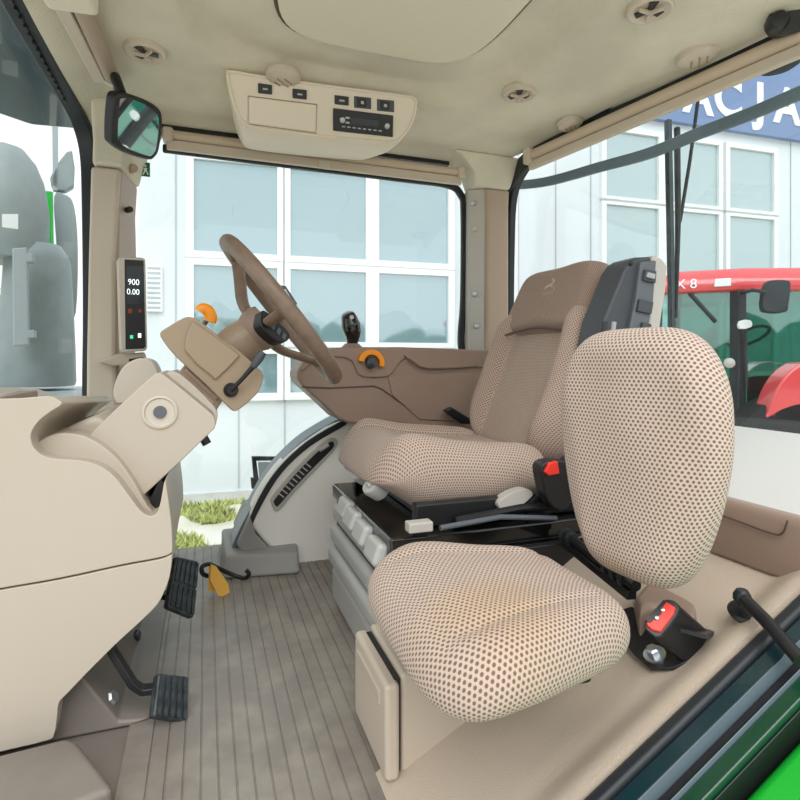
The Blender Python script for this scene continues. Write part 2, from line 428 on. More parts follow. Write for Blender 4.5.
# --- rear right pillar
struct('trim_7', loft([(.2, 1.10, 1.27, 1.31), (.9, 1.125, 1.275, 1.31), (1.40, 1.125, 1.275, 1.31), (1.475, 1.12, 1.28, 1.31)], lambda z, a, b, c: [V((a + .045, 2.17, z)), V((b, 2.17, z)), V((c, 2.28, z)), V((a - .01, 2.28, z))]), M['pillar_brown'], bev=.01)
struct('trim_8', loft([(.2, 1.085), (.75, 1.10), (1.42, 1.105), (1.475, 1.10)], lambda z, a: [V((a, 2.215, z)), V((a + .06, 2.18, z)), V((a + .06, 2.26, z)), V((a, 2.26, z))]), M['grey_lt'], bev=.006)
struct('trim_9', loft([(1.475, 1.11, 1.275), (1.53, 1.09, 1.29), (1.57, 1.04, 1.32), (1.60, .98, 1.33)], lambda z, a, b: [V((a, 2.16 - (z - 1.475) * .5, z)), V((b, 2.16 - (z - 1.475) * .5, z)), V((b + .03, 2.28, z)), V((a, 2.28, z))]), M['liner'], bev=.012)
pr = None
for i, (px, py) in enumerate(((474, 203), (475, 229), (475, 294), (477, 326))):
    p = atY(px, py, 2.19)
    bm = lathe([(.0, .012), (.007, .011), (.011, .006), (.012, -.006)], p, (-.25, -1, 0), 16)
    o = obj('pillar_bolt', bm, M['metal'] if i != 1 else M['cream_lt'])
    label(o, ['dull round bolt on the rear pillar, topmost of the row', 'domed bolt on the rear pillar, second from the top', 'round bolt on the rear pillar, third from the top', 'round bolt on the rear pillar, lowest just above the brown console'][i], 'bolt', 'bolts down the rear pillar')
p = atY(127, 209, 2.12); label(obj('pillar_plug', lathe([(0, .004), (.009, .004), (.011, 0), (.011, -.02)], atY(127, 209, 2.13) + V((.01, 0, 0)), (.6, -.8, 0), 16), M['black']), 'small black round plug in the front pillar above the display', 'plug')
label(obj('pillar_plug', lathe([(0, .008), (.012, .006), (.015, 0), (.015, -.02)], atY(134, 168, 2.13), (.5, -.85, 0), 16), M['pillar_brown']), 'brown round cap on the front pillar just below the mirror', 'plug')
o = obj('exit_sticker', pprism([(141, 161), (150, 163), (150, 177), (141, 176)], (V((0, 2.288, 0)), V((0, -1, 0))), .001), M['sticker']); label(o, 'small green emergency exit sticker on side glass beside front pillar', 'sticker')
pl = (V((0, 2.2865, 0)), V((0, -1, 0)))
bmm = NB()
for q in ([(144.2, 165), (146, 164.6), (146.4, 167), (144.6, 167.2)], [(143.6, 168), (147.2, 168), (146.6, 171.5), (144.2, 171)], [(144, 171), (145.4, 171), (143.6, 175), (142.6, 174.6)], [(146, 171), (147.2, 171), (148.6, 174.6), (147.4, 175)]): pprism(q, pl, .0008, bm=bmm)
obj('running_figure', bmm, M['white'], o)
# --- right side window glass and seals
struct('window_1', B2((-.235, 2.289, -.02), (1.13, 2.295, 1.57)), M['g_cab'])
sp = [V((1.10, 2.262, .45)), V((1.095, 2.262, .7)), V((1.085, 2.262, .82)), V((1.098, 2.262, 1.0)), V((1.10, 2.262, 1.38)), V((1.085, 2.262, 1.46)), V((1.02, 2.262, 1.50)), V((.8, 2.262, 1.505)), V((.3, 2.262, 1.51)), V((-.15, 2.262, 1.515))]
struct('trim_10', sweep(catmull(sp, 5, False), rectp(.022, .03)), M['rubber'], bev=.006)
# black recess strip behind side blind
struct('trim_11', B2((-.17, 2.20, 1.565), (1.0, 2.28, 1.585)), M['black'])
# --- windscreen: seal frame and glass
path = [V((-.425, .9, 1.575)), V((-.425, 1.6, 1.575)), V((-.415, 2.05, 1.57)), V((-.405, 2.2, 1.54)), V((-.395, 2.262, 1.46)), V((-.39, 2.27, 1.3)), V((-.385, 2.265, .9)), V((-.385, 2.25, .6)), V((-.385, 2.25, .2))]
struct('trim_12', sweep(catmull(path, 4, False), rectp(.055, .04)), M['rubber'], bev=.008)
bmg = NB(); cp = [V(p) + V((-.035, 0, 0)) for p in path]
struct('window_2', B2((-.452, .8, .2), (-.446, 2.27, 1.60)), M['g_cab'])
# dimmed toothed strip on windscreen header
bm = NB()
for i in range(26):
    box(bm, (-.452 + .03, 1.1 + i * .037, 1.598 - .047), (.006, .022, .012))
struct('trim_13', bm, M['black'])
hb = [atX(x, y, X) for x, y, X in ((506, 190, 1.29), (522, 165, 1.29), (545, 148, 1.295), (600, 119, 1.34), (650, 92, 1.385), (700, 66, 1.42), (750, 40, 1.46), (810, 10, 1.50))]
struct('trim_29', sweep(catmull(hb, 4, False), rectp(.02, .075)), M['rubber'], bev=.006)
# --- rear window: header seal, glass, outside rail
hdr = [atX(508, 352, 1.315), V((1.315, 2.235, 1.2)), V((1.31, 2.20, 1.46)), V((1.305, 2.08, 1.56)), V((1.31, 1.93, 1.605)), V((1.34, 1.60, 1.625)), V((1.375, 1.23, 1.63)), V((1.41, .9, 1.63)), V((1.43, .6, 1.63))]
struct('trim_14', sweep(catmull(hdr, 5, False), rectp(.035, .05)), M['rubber'], bev=.008)
def gx(Y): return 1.40 + .16 * sm(-Y, -2.25, -1.0)
bm = NB(); R0 = []
for j in range(25):
    Y = 2.28 - 1.75 * j / 24; X = gx(Y)
    R0.append([bm.verts.new((X + dx, Y, z)) for dx, z in ((0, .50), (0, 1.64), (.006, 1.64), (.006, .50))])
for a, b in zip(R0, R0[1:]):
    for i in range(4): bm.faces.new((a[i], a[(i + 1) % 4], b[(i + 1) % 4], b[i]))
bm.faces.new(R0[0]); bm.faces.new(R0[-1][::-1])
struct('window_3', bm, M['g_tint'])
rail = [atX(504, 186, 1.36), atX(545, 182, 1.40), atX(600, 167, 1.45), atX(650, 153, 1.49), atX(700, 133, 1.53), atX(750, 114, 1.57), atX(800, 93, 1.60), atX(840, 77, 1.62)]
struct('trim_15', sweep(catmull(rail, 5, False), rectp(.016, .040)), M['band'], bev=.004)
# --- rear shelf, brown trim, beige grained fender panel
bm = NB()
shelf = [(.965, .448), (1.0, .455), (1.2, .505), (1.30, .522), (1.46, .53), (1.46, .40), (.965, .40)]
struct('wall_rear', prism([(a, .5, z) for a, z in shelf], (0, 1.75, 0)), M['shelf'], bev=.012)
bm = prism([(.925, .5, .345), (.93, .5, .44), (.94, .5, .455), (.975, .5, .452), (.985, .5, .345)], (0, 1.6, 0))
struct('trim_16', bm, M['brown'], bev=.008)
gpath = [V((.925, 1.0, .425)), V((.925, .80, .425)), V((.925, .70, .42)), V((.925, .675, .425)), V((.925, .665, .45))]
struct('trim_17', tube(catmull(gpath, 5, False), .0016, n=6), M['brown_dk'])
bm = NB(); NXp, NYp = 60, 44; g = []
for j in range(NYp + 1):
    Y = .622 + (1.16 - .622) * j / NYp; row = []
    for i in range(NXp + 1):
        X = .20 + (.945 - .20) * i / NXp
        base = .53 * (X - .28)
        z = base + .035 * sm(-Y, -.70, -.63) * sm(X, .3, .5) - .018 * math.exp(-((X - .62) / .16) ** 2) * sm(Y, .68, .78)
        if Y > .93 and X < .50: z = min(z, -.02)
        row.append(bm.verts.new((X, Y, z)))
    g.append(row)
for j in range(NYp):
    for i in range(NXp): bm.faces.new((g[j][i], g[j][i + 1], g[j + 1][i + 1], g[j + 1][i]))
r = bmesh.ops.extrude_face_region(bm, geom=bm.faces[:])
for v in [v for v in r['geom'] if isinstance(v, bmesh.types.BMVert)]: v.co.z = -.05
struct('wall_left', bm, M['vinyl'])
# --- door aperture at the near side: parallel seals and painted edges
D0, D1 = V((.15, 0, .53 * (.15 - .28) - .01)), V((1.35, 0, .53 * (1.35 - .28) - .01)); dn = V((-.468, 0, .8835))
def strip(name, y0, y1, h, m, th=.03, bev=.003):
    pts = [V((0, y, 0)) + dn * k for y, k in ((y0, h), (y1, h), (y1, h - th), (y0, h - th))]
    bm = NB(); a = [bm.verts.new(D0 + p) for p in pts]; b = [bm.verts.new(D1 + p) for p in pts]
    for i in range(4): bm.faces.new((a[i], a[(i + 1) % 4], b[(i + 1) % 4], b[i]))
    bm.faces.new(a[::-1]); bm.faces.new(b); return struct(name, bm, m, bev=bev)
strip('trim_18', .622, .600, .034, M['rubber'], .06, .008)
strip('trim_19', .5995, .574, .026, M['teal'], .05)
strip('trim_20', .5738, .5725, .028, M['band'], .05, .001)
strip('trim_21', .5696, .554, .012, M['black'], .04)
strip('trim_22', .5538, .5525, .018, M['band'], .05, .001)
strip('trim_23', .5523, .531, .012, M['dkgreen'], .05)
strip('trim_24', .5308, .528, .002, M['black'], .05)
bm = prism([(.15, .527, -.10), (1.35, .527, .535), (1.35, .527, -.5), (.15, .527, -.5)], (0, -.2, 0))
struct('trim_25', bm, M['green'], bev=.02)
# ================================================================ CEILING FITTINGS
def air_vent(px, py, z, lab, kind, r=.056, tilt=V((0, 0, -1))):
    p = atZ(px, py, z); t = thing('air_vent', lab, 'air vent', p, 'round air vents in the headliner')
    n = tilt.normalized()
    prof = [(r, -.008), (r, .004), (r * .96, .010), (r * .86, .012)]
    x = n.orthogonal().normalized(); y = n.cross(x)
    if kind == 'open':
        obj('bezel', lathe(prof + [(r * .80, .010), (r * .55, .004), (0, .003)], p, n, 40), M['cream_mid'], t)
        bm = NB()
        for a in (90, 210, 330):
            a = math.radians(a + 12); d = x * math.cos(a) + y * math.sin(a); e = n.cross(d)
            c = p + d * r * .36 + n * .0055
            prism([c - d * .016 - e * .006, c + d * .015 - e * .011, c + d * .015 + e * .011, c - d * .016 + e * .006], n * .003, bm)
        obj('opening', bm, M['black'], t)
        bm = NB()
        for a in (30, 150, 270):
            a = math.radians(a + 12); d = x * math.cos(a) + y * math.sin(a); e = n.cross(d)
            c = p + n * .009
            prism([c - e * .003, c + d * r * .6 - e * .003, c + d * r * .6 + e * .003, c + e * .003], n * .008, bm)
        obj('spoke', bm, M['cream_mid'], t)
    else:
        obj('bezel', lathe(prof + [(r * .72, .018), (r * .4, .021), (0, .022)], p, n, 40), M['cream_mid'], t)
        bm = NB()
        for k in (-.35, 0, .35):
            box(bm, p + n * .0225 + y * r * k, (r * (1.0 - abs(k)), .003, .003), mtx((0, 0, 0), x, y, n).to_3x3())
        obj('louvre', bm, M['tan'], t)
air_vent(145, 51, 1.595, 'round louvred air vent in the headliner above the mirror', 'open')
air_vent(283, 76, 1.598, 'round closed air vent on top of the overhead radio console', 'shut', .054)
air_vent(519, 93, 1.597, 'round open air vent in the headliner above the driver seat', 'open', .054)
air_vent(650, 8, 1.597, 'round open air vent at the top edge, right of the roof hatch', 'open')
air_vent(570, 123, 1.59, 'small closed air vent beside the left end of the rear blind', 'shut', .045, V((.1, -.15, -1)))
air_vent(698, 55, 1.60, 'closed oval air vent against the middle of the rear blind', 'shut', .058, V((.12, -.1, -1)))
def blind(name, a, b, r, lab, down=V((0, 0, -1)), tab=None, m1=None, m2=None, side=V((0, -1, 0)), drop=.03, brk=(0, 1)):
    a, b = V(a), V(b); t = thing(name, lab, 'roller blind', a.lerp(b, .5)); d = (b - a).normalized()
    obj('blind_tube', tube([a, b], r, n=20), m1 or M['blind'], t)
    rot = mtx((0, 0, 0), d, down.cross(d), down).to_3x3()
    obj('bottom_rail', B(a.lerp(b, .5) + down * (r + drop * .5 + .002), ((b - a).length * .985, r * 1.0, drop), rot), m2 or M['cream_mid'], t, bev=.005)
    for q in brk:
        c = a.lerp(b, [.012, .988][q])
        obj('bracket', B(c + down * .004, (.035, r * 2.9, r * 3.0), rot), M['cream_mid'], t, bev=.008)
    if tab is not None:
        obj('pull_tab', B(a.lerp(b, tab) + down * (r + drop * .7) + side * r * .6, (.045, .008, drop * 1.0), rot), M['cream_lt'], t, bev=.004)
    return t
blind('roller_blind', V((-.14, 2.17, 1.535)), V((1.05, 2.17, 1.527)), .017, 'long beige roller blind above the side window, under the radio console', tab=.49, drop=.036)
blind('roller_blind', V((1.225, 1.93, 1.535)), V((1.475, .93, 1.562)), .021, 'beige roller blind above the rear window, slanting up to the right', tab=None, side=V((-1, 0, 0)), drop=.034)
t = thing('roller_blind', 'short beige roller blind in its housing at the front of headliner', 'roller blind', (-.30, 1.5, 1.54))
a, b = atZ(58, -25, 1.565), atZ(107, 78, 1.56)
obj('blind_tube', tube([a + V((.02, 0, 0)), b + V((.015, 0, 0))], .022, n=18), M['blindd'], t)
obj('bottom_rail', sweep([a + V((-.022, 0, -.005)), b + V((-.018, -.0, -.005))], rectp(.034, .026)), M['cream_mid'], t, bev=.005)
c0 = atZ(60, -24, 1.56)
obj('bracket', B(c0, (.11, .19, .055), Matrix.Rotation(-.09, 3, 'Z')), M['liner2'], t, bev=.012)
obj('bracket', lathe([(.026, 0), (.027, .012), (.024, .024)], b + V((.015, -.02, 0)), (0, 1, 0), 18), M['cream_lt'], t)
# rear black lamp / camera near top right corner
t = thing('headliner_handle', 'black plastic handle unit at the top right corner of the headliner', 'handle', atZ(752, 15, 1.60))
pl = (atZ(752, 25, 1.58), V((-.5, -.75, -.3)))
obj('housing', pprism(catmull([(772, -12), (800, -20), (815, 20), (797, 32), (778, 33), (771, 20), (770, 8)], 4), pl, .06), M['black'], t, bev=.006)
obj('knob', lathe([(.0, .025), (.018, .022), (.024, .01), (.024, -.03)], onp(778, 22, pl), (-.6, -.7, -.2), 24), M['black'], t)
# rear blind neighbour lamp outside
# ================================================================ OVERHEAD CONSOLE
T0 = V((.0, 1.745, 1.598)); nf = V((0, -.15, -.085)).normalized(); pl = (T0 + nf * 0.0, nf)
t = thing('overhead_console', 'cream overhead console with radio and switches under the headliner', 'console', (.38, 1.9, 1.45))
out = catmull([(226, 74), (231, 71), (260, 76), (330, 86), (400, 95), (415, 98), (417, 106), (413, 122), (404, 136), (393, 142), (370, 141), (310, 135), (262, 129), (244, 124), (236, 113), (229, 92)], 4)
bm = NB(); A = [onp(x, y, pl) for x, y in out]; cen = sum(A, V()) / len(A)
rings = [[cen + (p - cen) * .985 - nf * -.004 for p in A], A]
def back(p, k, d, dz): q = cen + (p - cen) * k; return V((q.x, q.y + d, q.z + dz))
RR = [A, [back(p, .985, .03, -.010) for p in A], [back(p, .95, .10, -.012) for p in A], [back(p, .90, .30, .03) for p in A]]
vv = [[bm.verts.new(p) for p in r_] for r_ in RR]
for a, b in zip(vv, vv[1:]):
    for i in range(len(a)): bm.faces.new((a[i], a[(i + 1) % len(a)], b[(i + 1) % len(a)], b[i]))
bm.faces.new(vv[0][::-1]); bm.faces.new(vv[-1])
obj('housing', bm, M['cream_con'], t, bev=.003, seg=2)
rim = [onp(200 * 0 + x, y, pl) + nf * .001 for x, y in out]
rimi = [cen + (p - cen) * .985 + nf * .002 for p in A]
obj('rim', tube(rimi, .0045, closed=True, n=8), M['cream_con'], t)
obj('tray_cover', pprism([(249, 97), (316, 105), (315, 132), (249, 123)], pl, .004, .002), M['cream_con'], t, bev=.0015)
fr = NB(); q = [onp(x, y, pl) for x, y in [(248, 96), (317, 104.5), (316, 133), (248, 124)]]
obj('tray_seam', tube([p + nf * .001 for p in q], .0016, closed=True, n=6), M['tan'], t)
def switch(pts, k):
    o = obj('switch', pprism(pts, pl, .004, .006), M['black'], t, bev=.002)
    (x0, y0), (x1, y1) = pts[0], pts[2]; cx, cy = (x0 + x1) / 2, (y0 + y1) / 2
    obj('symbol', pprism([(cx - 2.4, cy - 1), (cx + 2.6, cy - .4), (cx + 2.6, cy + 1.2), (cx - 2.4, cy + .8)], pl, .001, .0068), M['grey'], o)
switch([(258, 83), (272, 85), (272, 94.5), (258, 93)], 0)
switch([(292.5, 88.5), (306.5, 90), (306.5, 99.5), (292.5, 98)], 1)
switch([(334.5, 95), (348.5, 96.7), (348.5, 105.6), (334.5, 104)], 2)
for x0, y0 in ((354, 96), (377, 99)):
    o = obj('switch', pprism([(x0, y0), (x0 + 17, y0 + 1.8), (x0 + 17, y0 + 13.2), (x0, y0 + 11.6)], pl, .004, .004), M['armgrey'], t, bev=.002)
    obj('rocker', pprism([(x0 + 3.5, y0 + 1.6), (x0 + 12, y0 + 2.6), (x0 + 12, y0 + 11), (x0 + 3.5, y0 + 10)], pl, .001, .008), M['black'], o, bev=.001)
    obj('symbol', pprism([(x0 + 6.4, y0 + 4.6), (x0 + 9.2, y0 + 5), (x0 + 9.2, y0 + 8), (x0 + 6.4, y0 + 7.6)], pl, .001, .0092), M['grey'], o)
rd = obj('radio', pprism([(333, 108), (393, 115.5), (392.5, 137), (333, 130.5)], pl, .004, .006), M['black'], t, bev=.002)
obj('display', pprism([(350, 116.6), (377.6, 120), (377.6, 127), (350, 123.6)], pl, .001, .0075), M['screen'], rd, bev=.0006)
for x_, y_ in ((341.5, 119.5), (386, 125.5)):
    obj('knob', lathe([(0, .012), (.0085, .011), (.0098, .006), (.0098, -.002)], onp(x_, y_, pl) + nf * .006, nf, 24), M['steel'], rd)
for x_, y_ in ((347, 117.4), (347, 122.2)):
    obj('radio_button', pprism([(x_ - 2, y_ - 1), (x_ + 2, y_ - .6), (x_ + 2, y_ + 1.2), (x_ - 2, y_ + .8)], pl, .001, .008), M['steel'], rd)
for k in range(8):
    x_ = 343.2 + k * 5.2; y_ = 126.3 + k * .6
    obj('radio_button', pprism([(x_ - 1.5, y_ - .7), (x_ + 1.5, y_ - .4), (x_ + 1.5, y_ + .8), (x_ - 1.5, y_ + .4)], pl, .001, .008), M['steel'], rd)
# ================================================================ INTERIOR MIRROR
P = atY(137, 125, 1.78); n_m = ((atS(745, 335, 5.8) - P).normalized() + (CAM - P).normalized()).normalized(); pl = (P, n_m)
t = thing('rear_view_mirror', 'black framed interior mirror hanging at the front right pillar top', 'mirror', P)
outm = [(119, 93), (139, 97), (158, 107), (163, 120), (160, 148), (155, 158), (148, 160), (128, 154), (115, 145), (112, 137), (114, 104)]
obj('frame', pprism(catmull(outm, 4), pl, .03), M['black'], t, bev=.007)
inn = [(122, 98), (138, 101.5), (154, 111), (158.5, 121), (156, 147), (152, 154.5), (147, 155.5), (129, 149), (119.5, 142), (117.5, 135), (119, 106)]
obj('glass', pprism(catmull(inn, 4), pl, .002, .0012), M['mirror'], t)
a = onp(128, 97, pl) - n_m * .02
obj('mount', tube([a, a + V((-.02, .03, .06)), atZ(117, 87, 1.57)], .014, n=12), M['black'], t)
# ================================================================ CORNER POST DISPLAY
n_d = V((.22, -.97, 0)).normalized(); P = atY(132, 305, 2.0); pl = (P, n_d)
t = thing('corner_post_display', 'tall narrow black display in a cream case on the front pillar', 'display', onp(132, 354, pl))
obj('case', pprism([(117.5, 259), (120, 256.5), (143, 257.5), (145.5, 259.5), (147.5, 348), (145.5, 351), (123, 352.5), (120.5, 350)], pl, .05), M['cream_lt'], t, bev=.005)
sc = obj('screen', pprism([(124.5, 259.5), (143.5, 260.5), (145.6, 346.5), (144, 348.5), (125.5, 349.5)], pl, .002, .002), M['black'], t, bev=.001)
obj('glass_area', pprism([(126, 266), (142.5, 266.5), (143.6, 304), (127, 304)], pl, .001, .003), M['screen'], sc)
xd = V((.97, .22, 0)).normalized()
def ondisp(px, py, e=.0042): return mtx(onp(px, py, pl) + n_d * e, xd, UPZ, n_d)
text('digits', '900', .027, ondisp(133.5, 282.5), M['digit'], sc, sx=.85)
text('digits', '0.00', .026, ondisp(133, 292.2), M['digit'], sc, sx=.85)
for x_, y_, w, h, m in ((130, 311, 2, 2.2, 'amber'), (140, 311, 1.4, 1.6, 'amber'), (131.5, 337, 1.6, 1.8, 'gled'), (139.5, 335.5, 1.6, 2.2, 'digit')):
    obj('indicator', pprism([(x_ - w, y_ - h), (x_ + w, y_ - h), (x_ + w, y_ + h), (x_ - w, y_ + h)], pl, .001, .003), M[m], sc, bev=.0005)
obj('base', pprism([(118, 354), (145, 352), (147, 358), (140, 364), (112, 366), (100, 362)], (P + V((0, .03, 0)), n_d), .08), M['cream_mid'], t, bev=.006)
obj('socket', pprism([(129, 359), (143, 357), (143, 364), (129, 366)], (P + V((0, .028, 0)), n_d), .006), M['black'], t)
# ================================================================ FRONT CONSOLE
Yn = 1.17; YW = .58
t = thing('dashboard_console', 'large cream steering pedestal console at the left foreground', 'console', (-.25, Yn + YW / 2, 0))
upper = [(-70, 400), (-20, 399), (20, 398), (48, 396), (57, 399), (62, 404), (50, 412), (38, 422), (31, 434), (33, 446), (42, 455), (58, 459), (78, 460), (98, 465), (114, 476), (128, 494), (140, 510), (150, 516), (157, 513), (161, 500), (165, 480), (168.5, 500), (171.5, 525), (172.5, 548), (171, 553), (160, 557.5), (120, 565), (60, 578), (0, 588.5), (-70, 602)]
lower = [(-70, 604), (0, 590.5), (60, 580), (120, 567), (160, 559.5), (171, 555), (172, 558), (170, 575), (165, 590), (157, 605), (140, 622), (115, 645), (88, 672), (68, 693), (59, 703), (57, 718), (54, 735), (46, 741), (0, 752), (-70, 768)]
def shell(pts, name, m, k=3):
    P2 = [atY(x, y, Yn) for x, y in catmull(pts, k)]
    ctr = V((-.36, 0, .45))
    bm = NB(); R = []
    for d, s in ((0.0, .965), (.006, .985), (.018, .997), (.04, 1.0), (.3, 1.02), (YW - .10, 1.0), (YW - .03, .95), (YW, .88)):
        ring_ = []
        for p in P2:
            q = V(p); q.x = -.60 + (q.x + .60) * (1 - (1 - s) * .5); q.y = Yn + d
            ring_.append(bm.verts.new(q))
        R.append(ring_)
    for a, b in zip(R, R[1:]):
        for i in range(len(a)): bm.faces.new((a[i], a[(i + 1) % len(a)], b[(i + 1) % len(a)], b[i]))
    bm.faces.new(R[0]); bm.faces.new(R[-1][::-1])
    return obj(name, bm, m, t, smooth=50)
def droop(bm):
    for v in bm.verts:
        if v.co.y > Yn + .3: v.co.z -= .035
    return bm
obj('upper_shell', droop(yprism(catmull(upper, 3), Yn, YW)), M['cream'], t, bev=.014, seg=4)
obj('lower_shell', yprism(catmull(lower, 3), Yn, YW), M['cream'], t, bev=.010, seg=4)
obj('shell_seam', B2(atY(-70, 600, Yn + .02), atY(150, 559, Yn + YW - .04)) if False else prism([atY(x, y, Yn + .02) for x, y in ((-69.5, 600), (0, 588), (155, 557.5), (155, 560), (0, 591), (-69.5, 606))], (0, YW - .06, 0)), M['brown_dk'], t)
# tray recess at top left
obj('tray', B2(atY(-60, 399.5, Yn + .06), atY(38, 397.5, Yn + .35)), M['brown'], t, bev=.002)
# ================================================================ STEERING COLUMN
Yc = 1.45
t = thing('steering_column', 'cream steering column rising from the console with tan tilt head', 'steering column', (-.1, Yc, .4)); SCOL = t
boot = [(28, 470), (33, 448), (44, 438), (62, 433), (84, 436), (104, 447), (120, 462), (134, 482), (147, 505), (158, 520), (150, 535), (120, 520), (80, 490), (40, 480)]
obj('boot', yprism(catmull(boot, 4), Yc - .235, .42), M['cream'], t, bev=.022, seg=5)
obj('boot_back', yprism(catmull([(40, 450), (60, 432), (90, 418), (104, 420), (130, 450), (120, 470), (60, 470)], 4), Yc - .17, .34), M['cream'], t, bev=.03, seg=5)
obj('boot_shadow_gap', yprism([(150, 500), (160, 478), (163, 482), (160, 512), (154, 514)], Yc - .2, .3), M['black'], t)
boot2 = [(34, 452), (46, 440), (80, 434), (110, 446), (135, 462), (152, 480), (156, 500), (150, 512), (138, 506), (118, 484), (95, 466), (70, 460), (45, 458)]
colm = [(86, 446), (94, 430), (148, 380), (158, 373), (168, 378), (206, 409), (214, 417), (215, 426), (209, 434), (152, 488), (140, 494), (118, 478), (100, 460)]
cs = obj('column_shroud', yprism(catmull(colm, 2), Yc - .105 - .10, .31), M['cream'], t, bev=.016, seg=4)
obj('upper_lobe', yprism(catmull([(113, 395), (116, 380), (125, 365), (140, 358), (152, 361), (158, 372), (160, 384), (135, 398), (118, 404)], 3), Yc + .0, .12), M['cream_lt'], t, bev=.014)
pn = atY(160, 412, Yc - .205)
obj('lock_ring', lathe([(.034, .0), (.034, .004), (.030, .005), (.027, .001), (.0, .001)], pn, (0, -1, 0), 32), M['cream_lt'], t)
obj('lock_plug', lathe([(.0, .004), (.012, .004), (.013, .0)], pn + V((0, -.002, 0)), (0, -1, 0), 24), M['armgrey2'], t)
obj('column_clip', tube([atY(203, 437, Yc - .12), atY(207, 444, Yc - .12)], .010, n=12), M['black'], t)
obj('end_cap', yprism(catmull([(166, 374), (180, 374), (214, 406), (217, 420), (212, 430), (202, 426), (174, 392)], 3), Yc - .11, .22), M['cream_lt'], t, bev=.01)
# ribbed neck
bm = NB()
for k, (x0, y0) in enumerate(((186, 374), (190, 371), (194, 368))):
    q = [(x0 - 4, y0 + 2), (x0, y0 - 2), (x0 + 31, y0 + 26), (x0 + 27, y0 + 31)]
    yprism(q, Yc - .075, .15, bm)
obj('ribbed_neck', yprism([(174, 378), (190, 358), (228, 392), (213, 416)], Yc - .08, .16), M['tan'], t, bev=.004)
obj('neck_rib', yprism([(178, 376), (181, 373), (215, 403), (212, 407)], Yc - .085, .17), M['pillar_brown'], t, bev=.003)
obj('neck_rib', yprism([(184, 371), (187, 368), (219, 397), (216, 401)], Yc - .085, .17), M['pillar_brown'], t, bev=.003)
headp = [(160, 334), (163, 330), (183, 318), (191, 317), (200, 321), (222, 339), (237, 349), (262, 372), (263, 380), (257, 394), (240, 409), (233, 411), (226, 405), (206, 385), (176, 357), (163, 341)]
hd = obj('tilt_head', yprism(catmull(headp, 2), Yc - .11, .22), M['tan'], t, bev=.02, seg=4)
obj('head_panel', yprism(catmull([(191, 324), (196, 323), (236, 352), (238, 358), (218, 378), (212, 377), (184, 350)], 2), Yc - .118, .02), M['tan'], hd, bev=.008)
pk = atY(231, 390, Yc - .11)
st = obj('stalk_boot', lathe([(.0, .018), (.010, .016), (.015, .008), (.017, 0)], pk, (.1, -1, 0), 24), M['black'], t)
obj('stalk', tube([pk + V((0, -.015, 0)), atY(243, 378, Yc - .14), atY(257, 362, Yc - .15)], .0055, n=10, scale=[1, .9, 1.2]), M['black'], t)
obj('stalk_grip', tube([atY(253, 367, Yc - .148), atY(259, 358, Yc - .15), atY(263, 352, Yc - .15)], .011, n=14, scale=[.7, 1, .8]), M['armgrey'], t)
# orange knob lever
kb = atY(207, 316, Yc + .02)
obj('knob_stem', tube([atY(200, 330, Yc + .02), kb + V((0, 0, -.01))], .006, n=10), M['armgrey2'], t)
obj('lever_knob', sweep(catmull([atY(200, 312, Yc), atY(203, 309, Yc), atY(208, 311, Yc), atY(211, 317, Yc), atY(210, 322, Yc)], 4, False), circ(.009, 14, .015), scale=None), M['orange'], t, bev=.004)
# hub cone
wc = V((.187, Yc, .844)); wn = V((.78, -.085, .625)).normalized(); wu = V((.625, 0, -.78)).normalized(); wy = wn.cross(wu)
obj('hub_cone', lathe([(.052, -.165), (.055, -.13), (.05, -.10), (.045, -.085)], wc, wn, 32), M['tan'], t)
# ================================================================ STEERING WHEEL
t = thing('steering_wheel', 'brown worn three spoke steering wheel seen almost edge on', 'steering wheel', wc - wn * .08)
R = .215
wyn = wy
rimpath = [wc + (wu * math.cos(a) + wyn * math.sin(a)) * R for a in [2 * PI * i / 72 for i in range(72)]]
obj('rim', tube(rimpath, .0195, closed=True, n=16), M['wheel'], t)
obj('hub', lathe([(.047, -.105), (.056, -.085), (.058, -.06), (.052, -.045), (.0, -.038)], wc, wn, 36), M['brown'], t)
for a in (90, 210, 330):
    a = math.radians(a + 180); d = wu * math.cos(a) + wyn * math.sin(a)
    pth = catmull([wc + d * .035 - wn * .07, wc + d * .09 - wn * .062, wc + d * .15 - wn * .03, wc + d * .207], 4, False)
    obj('spoke', sweep(pth, circ(.019, 14, .011)), M['wheel'], t)
# small grab grip on the inside of the wheel face (instrument cluster behind wheel)
t = thing('instrument_cluster', 'black backlit gauge panel tilted behind the steering wheel hub', 'instrument panel', atY(275, 325, 1.33))
pl = (atY(276, 325, 1.345), V((.55, -.75, .3)))
obj('housing', pprism(catmull([(262, 314), (266, 311), (290, 333), (285, 342), (276, 340), (262, 326)], 3), pl, .03), M['black'], t, bev=.003)
for k in range(4):
    x_ = 267 + k * 5.4; y_ = 319 + k * 5.2
    obj('gauge_bar', pprism([(x_, y_ - 2), (x_ + 3, y_ + .8), (x_ + 1, y_ + 6), (x_ - 2, y_ + 3)], pl, .001, .002), M['armgrey2'], t)
t = SCOL
pl = (atY(288, 300, 1.75), V((.75, -.65, .1)))
sd_ = obj('side_display', pprism([(279, 285), (286, 285.5), (298, 304), (292, 308)], pl, .02), M['armgrey2'], t, bev=.003)
obj('screen', pprism([(282.5, 290), (285, 289), (293, 303), (291, 305)], pl, .001, .002), M['white'], sd_)
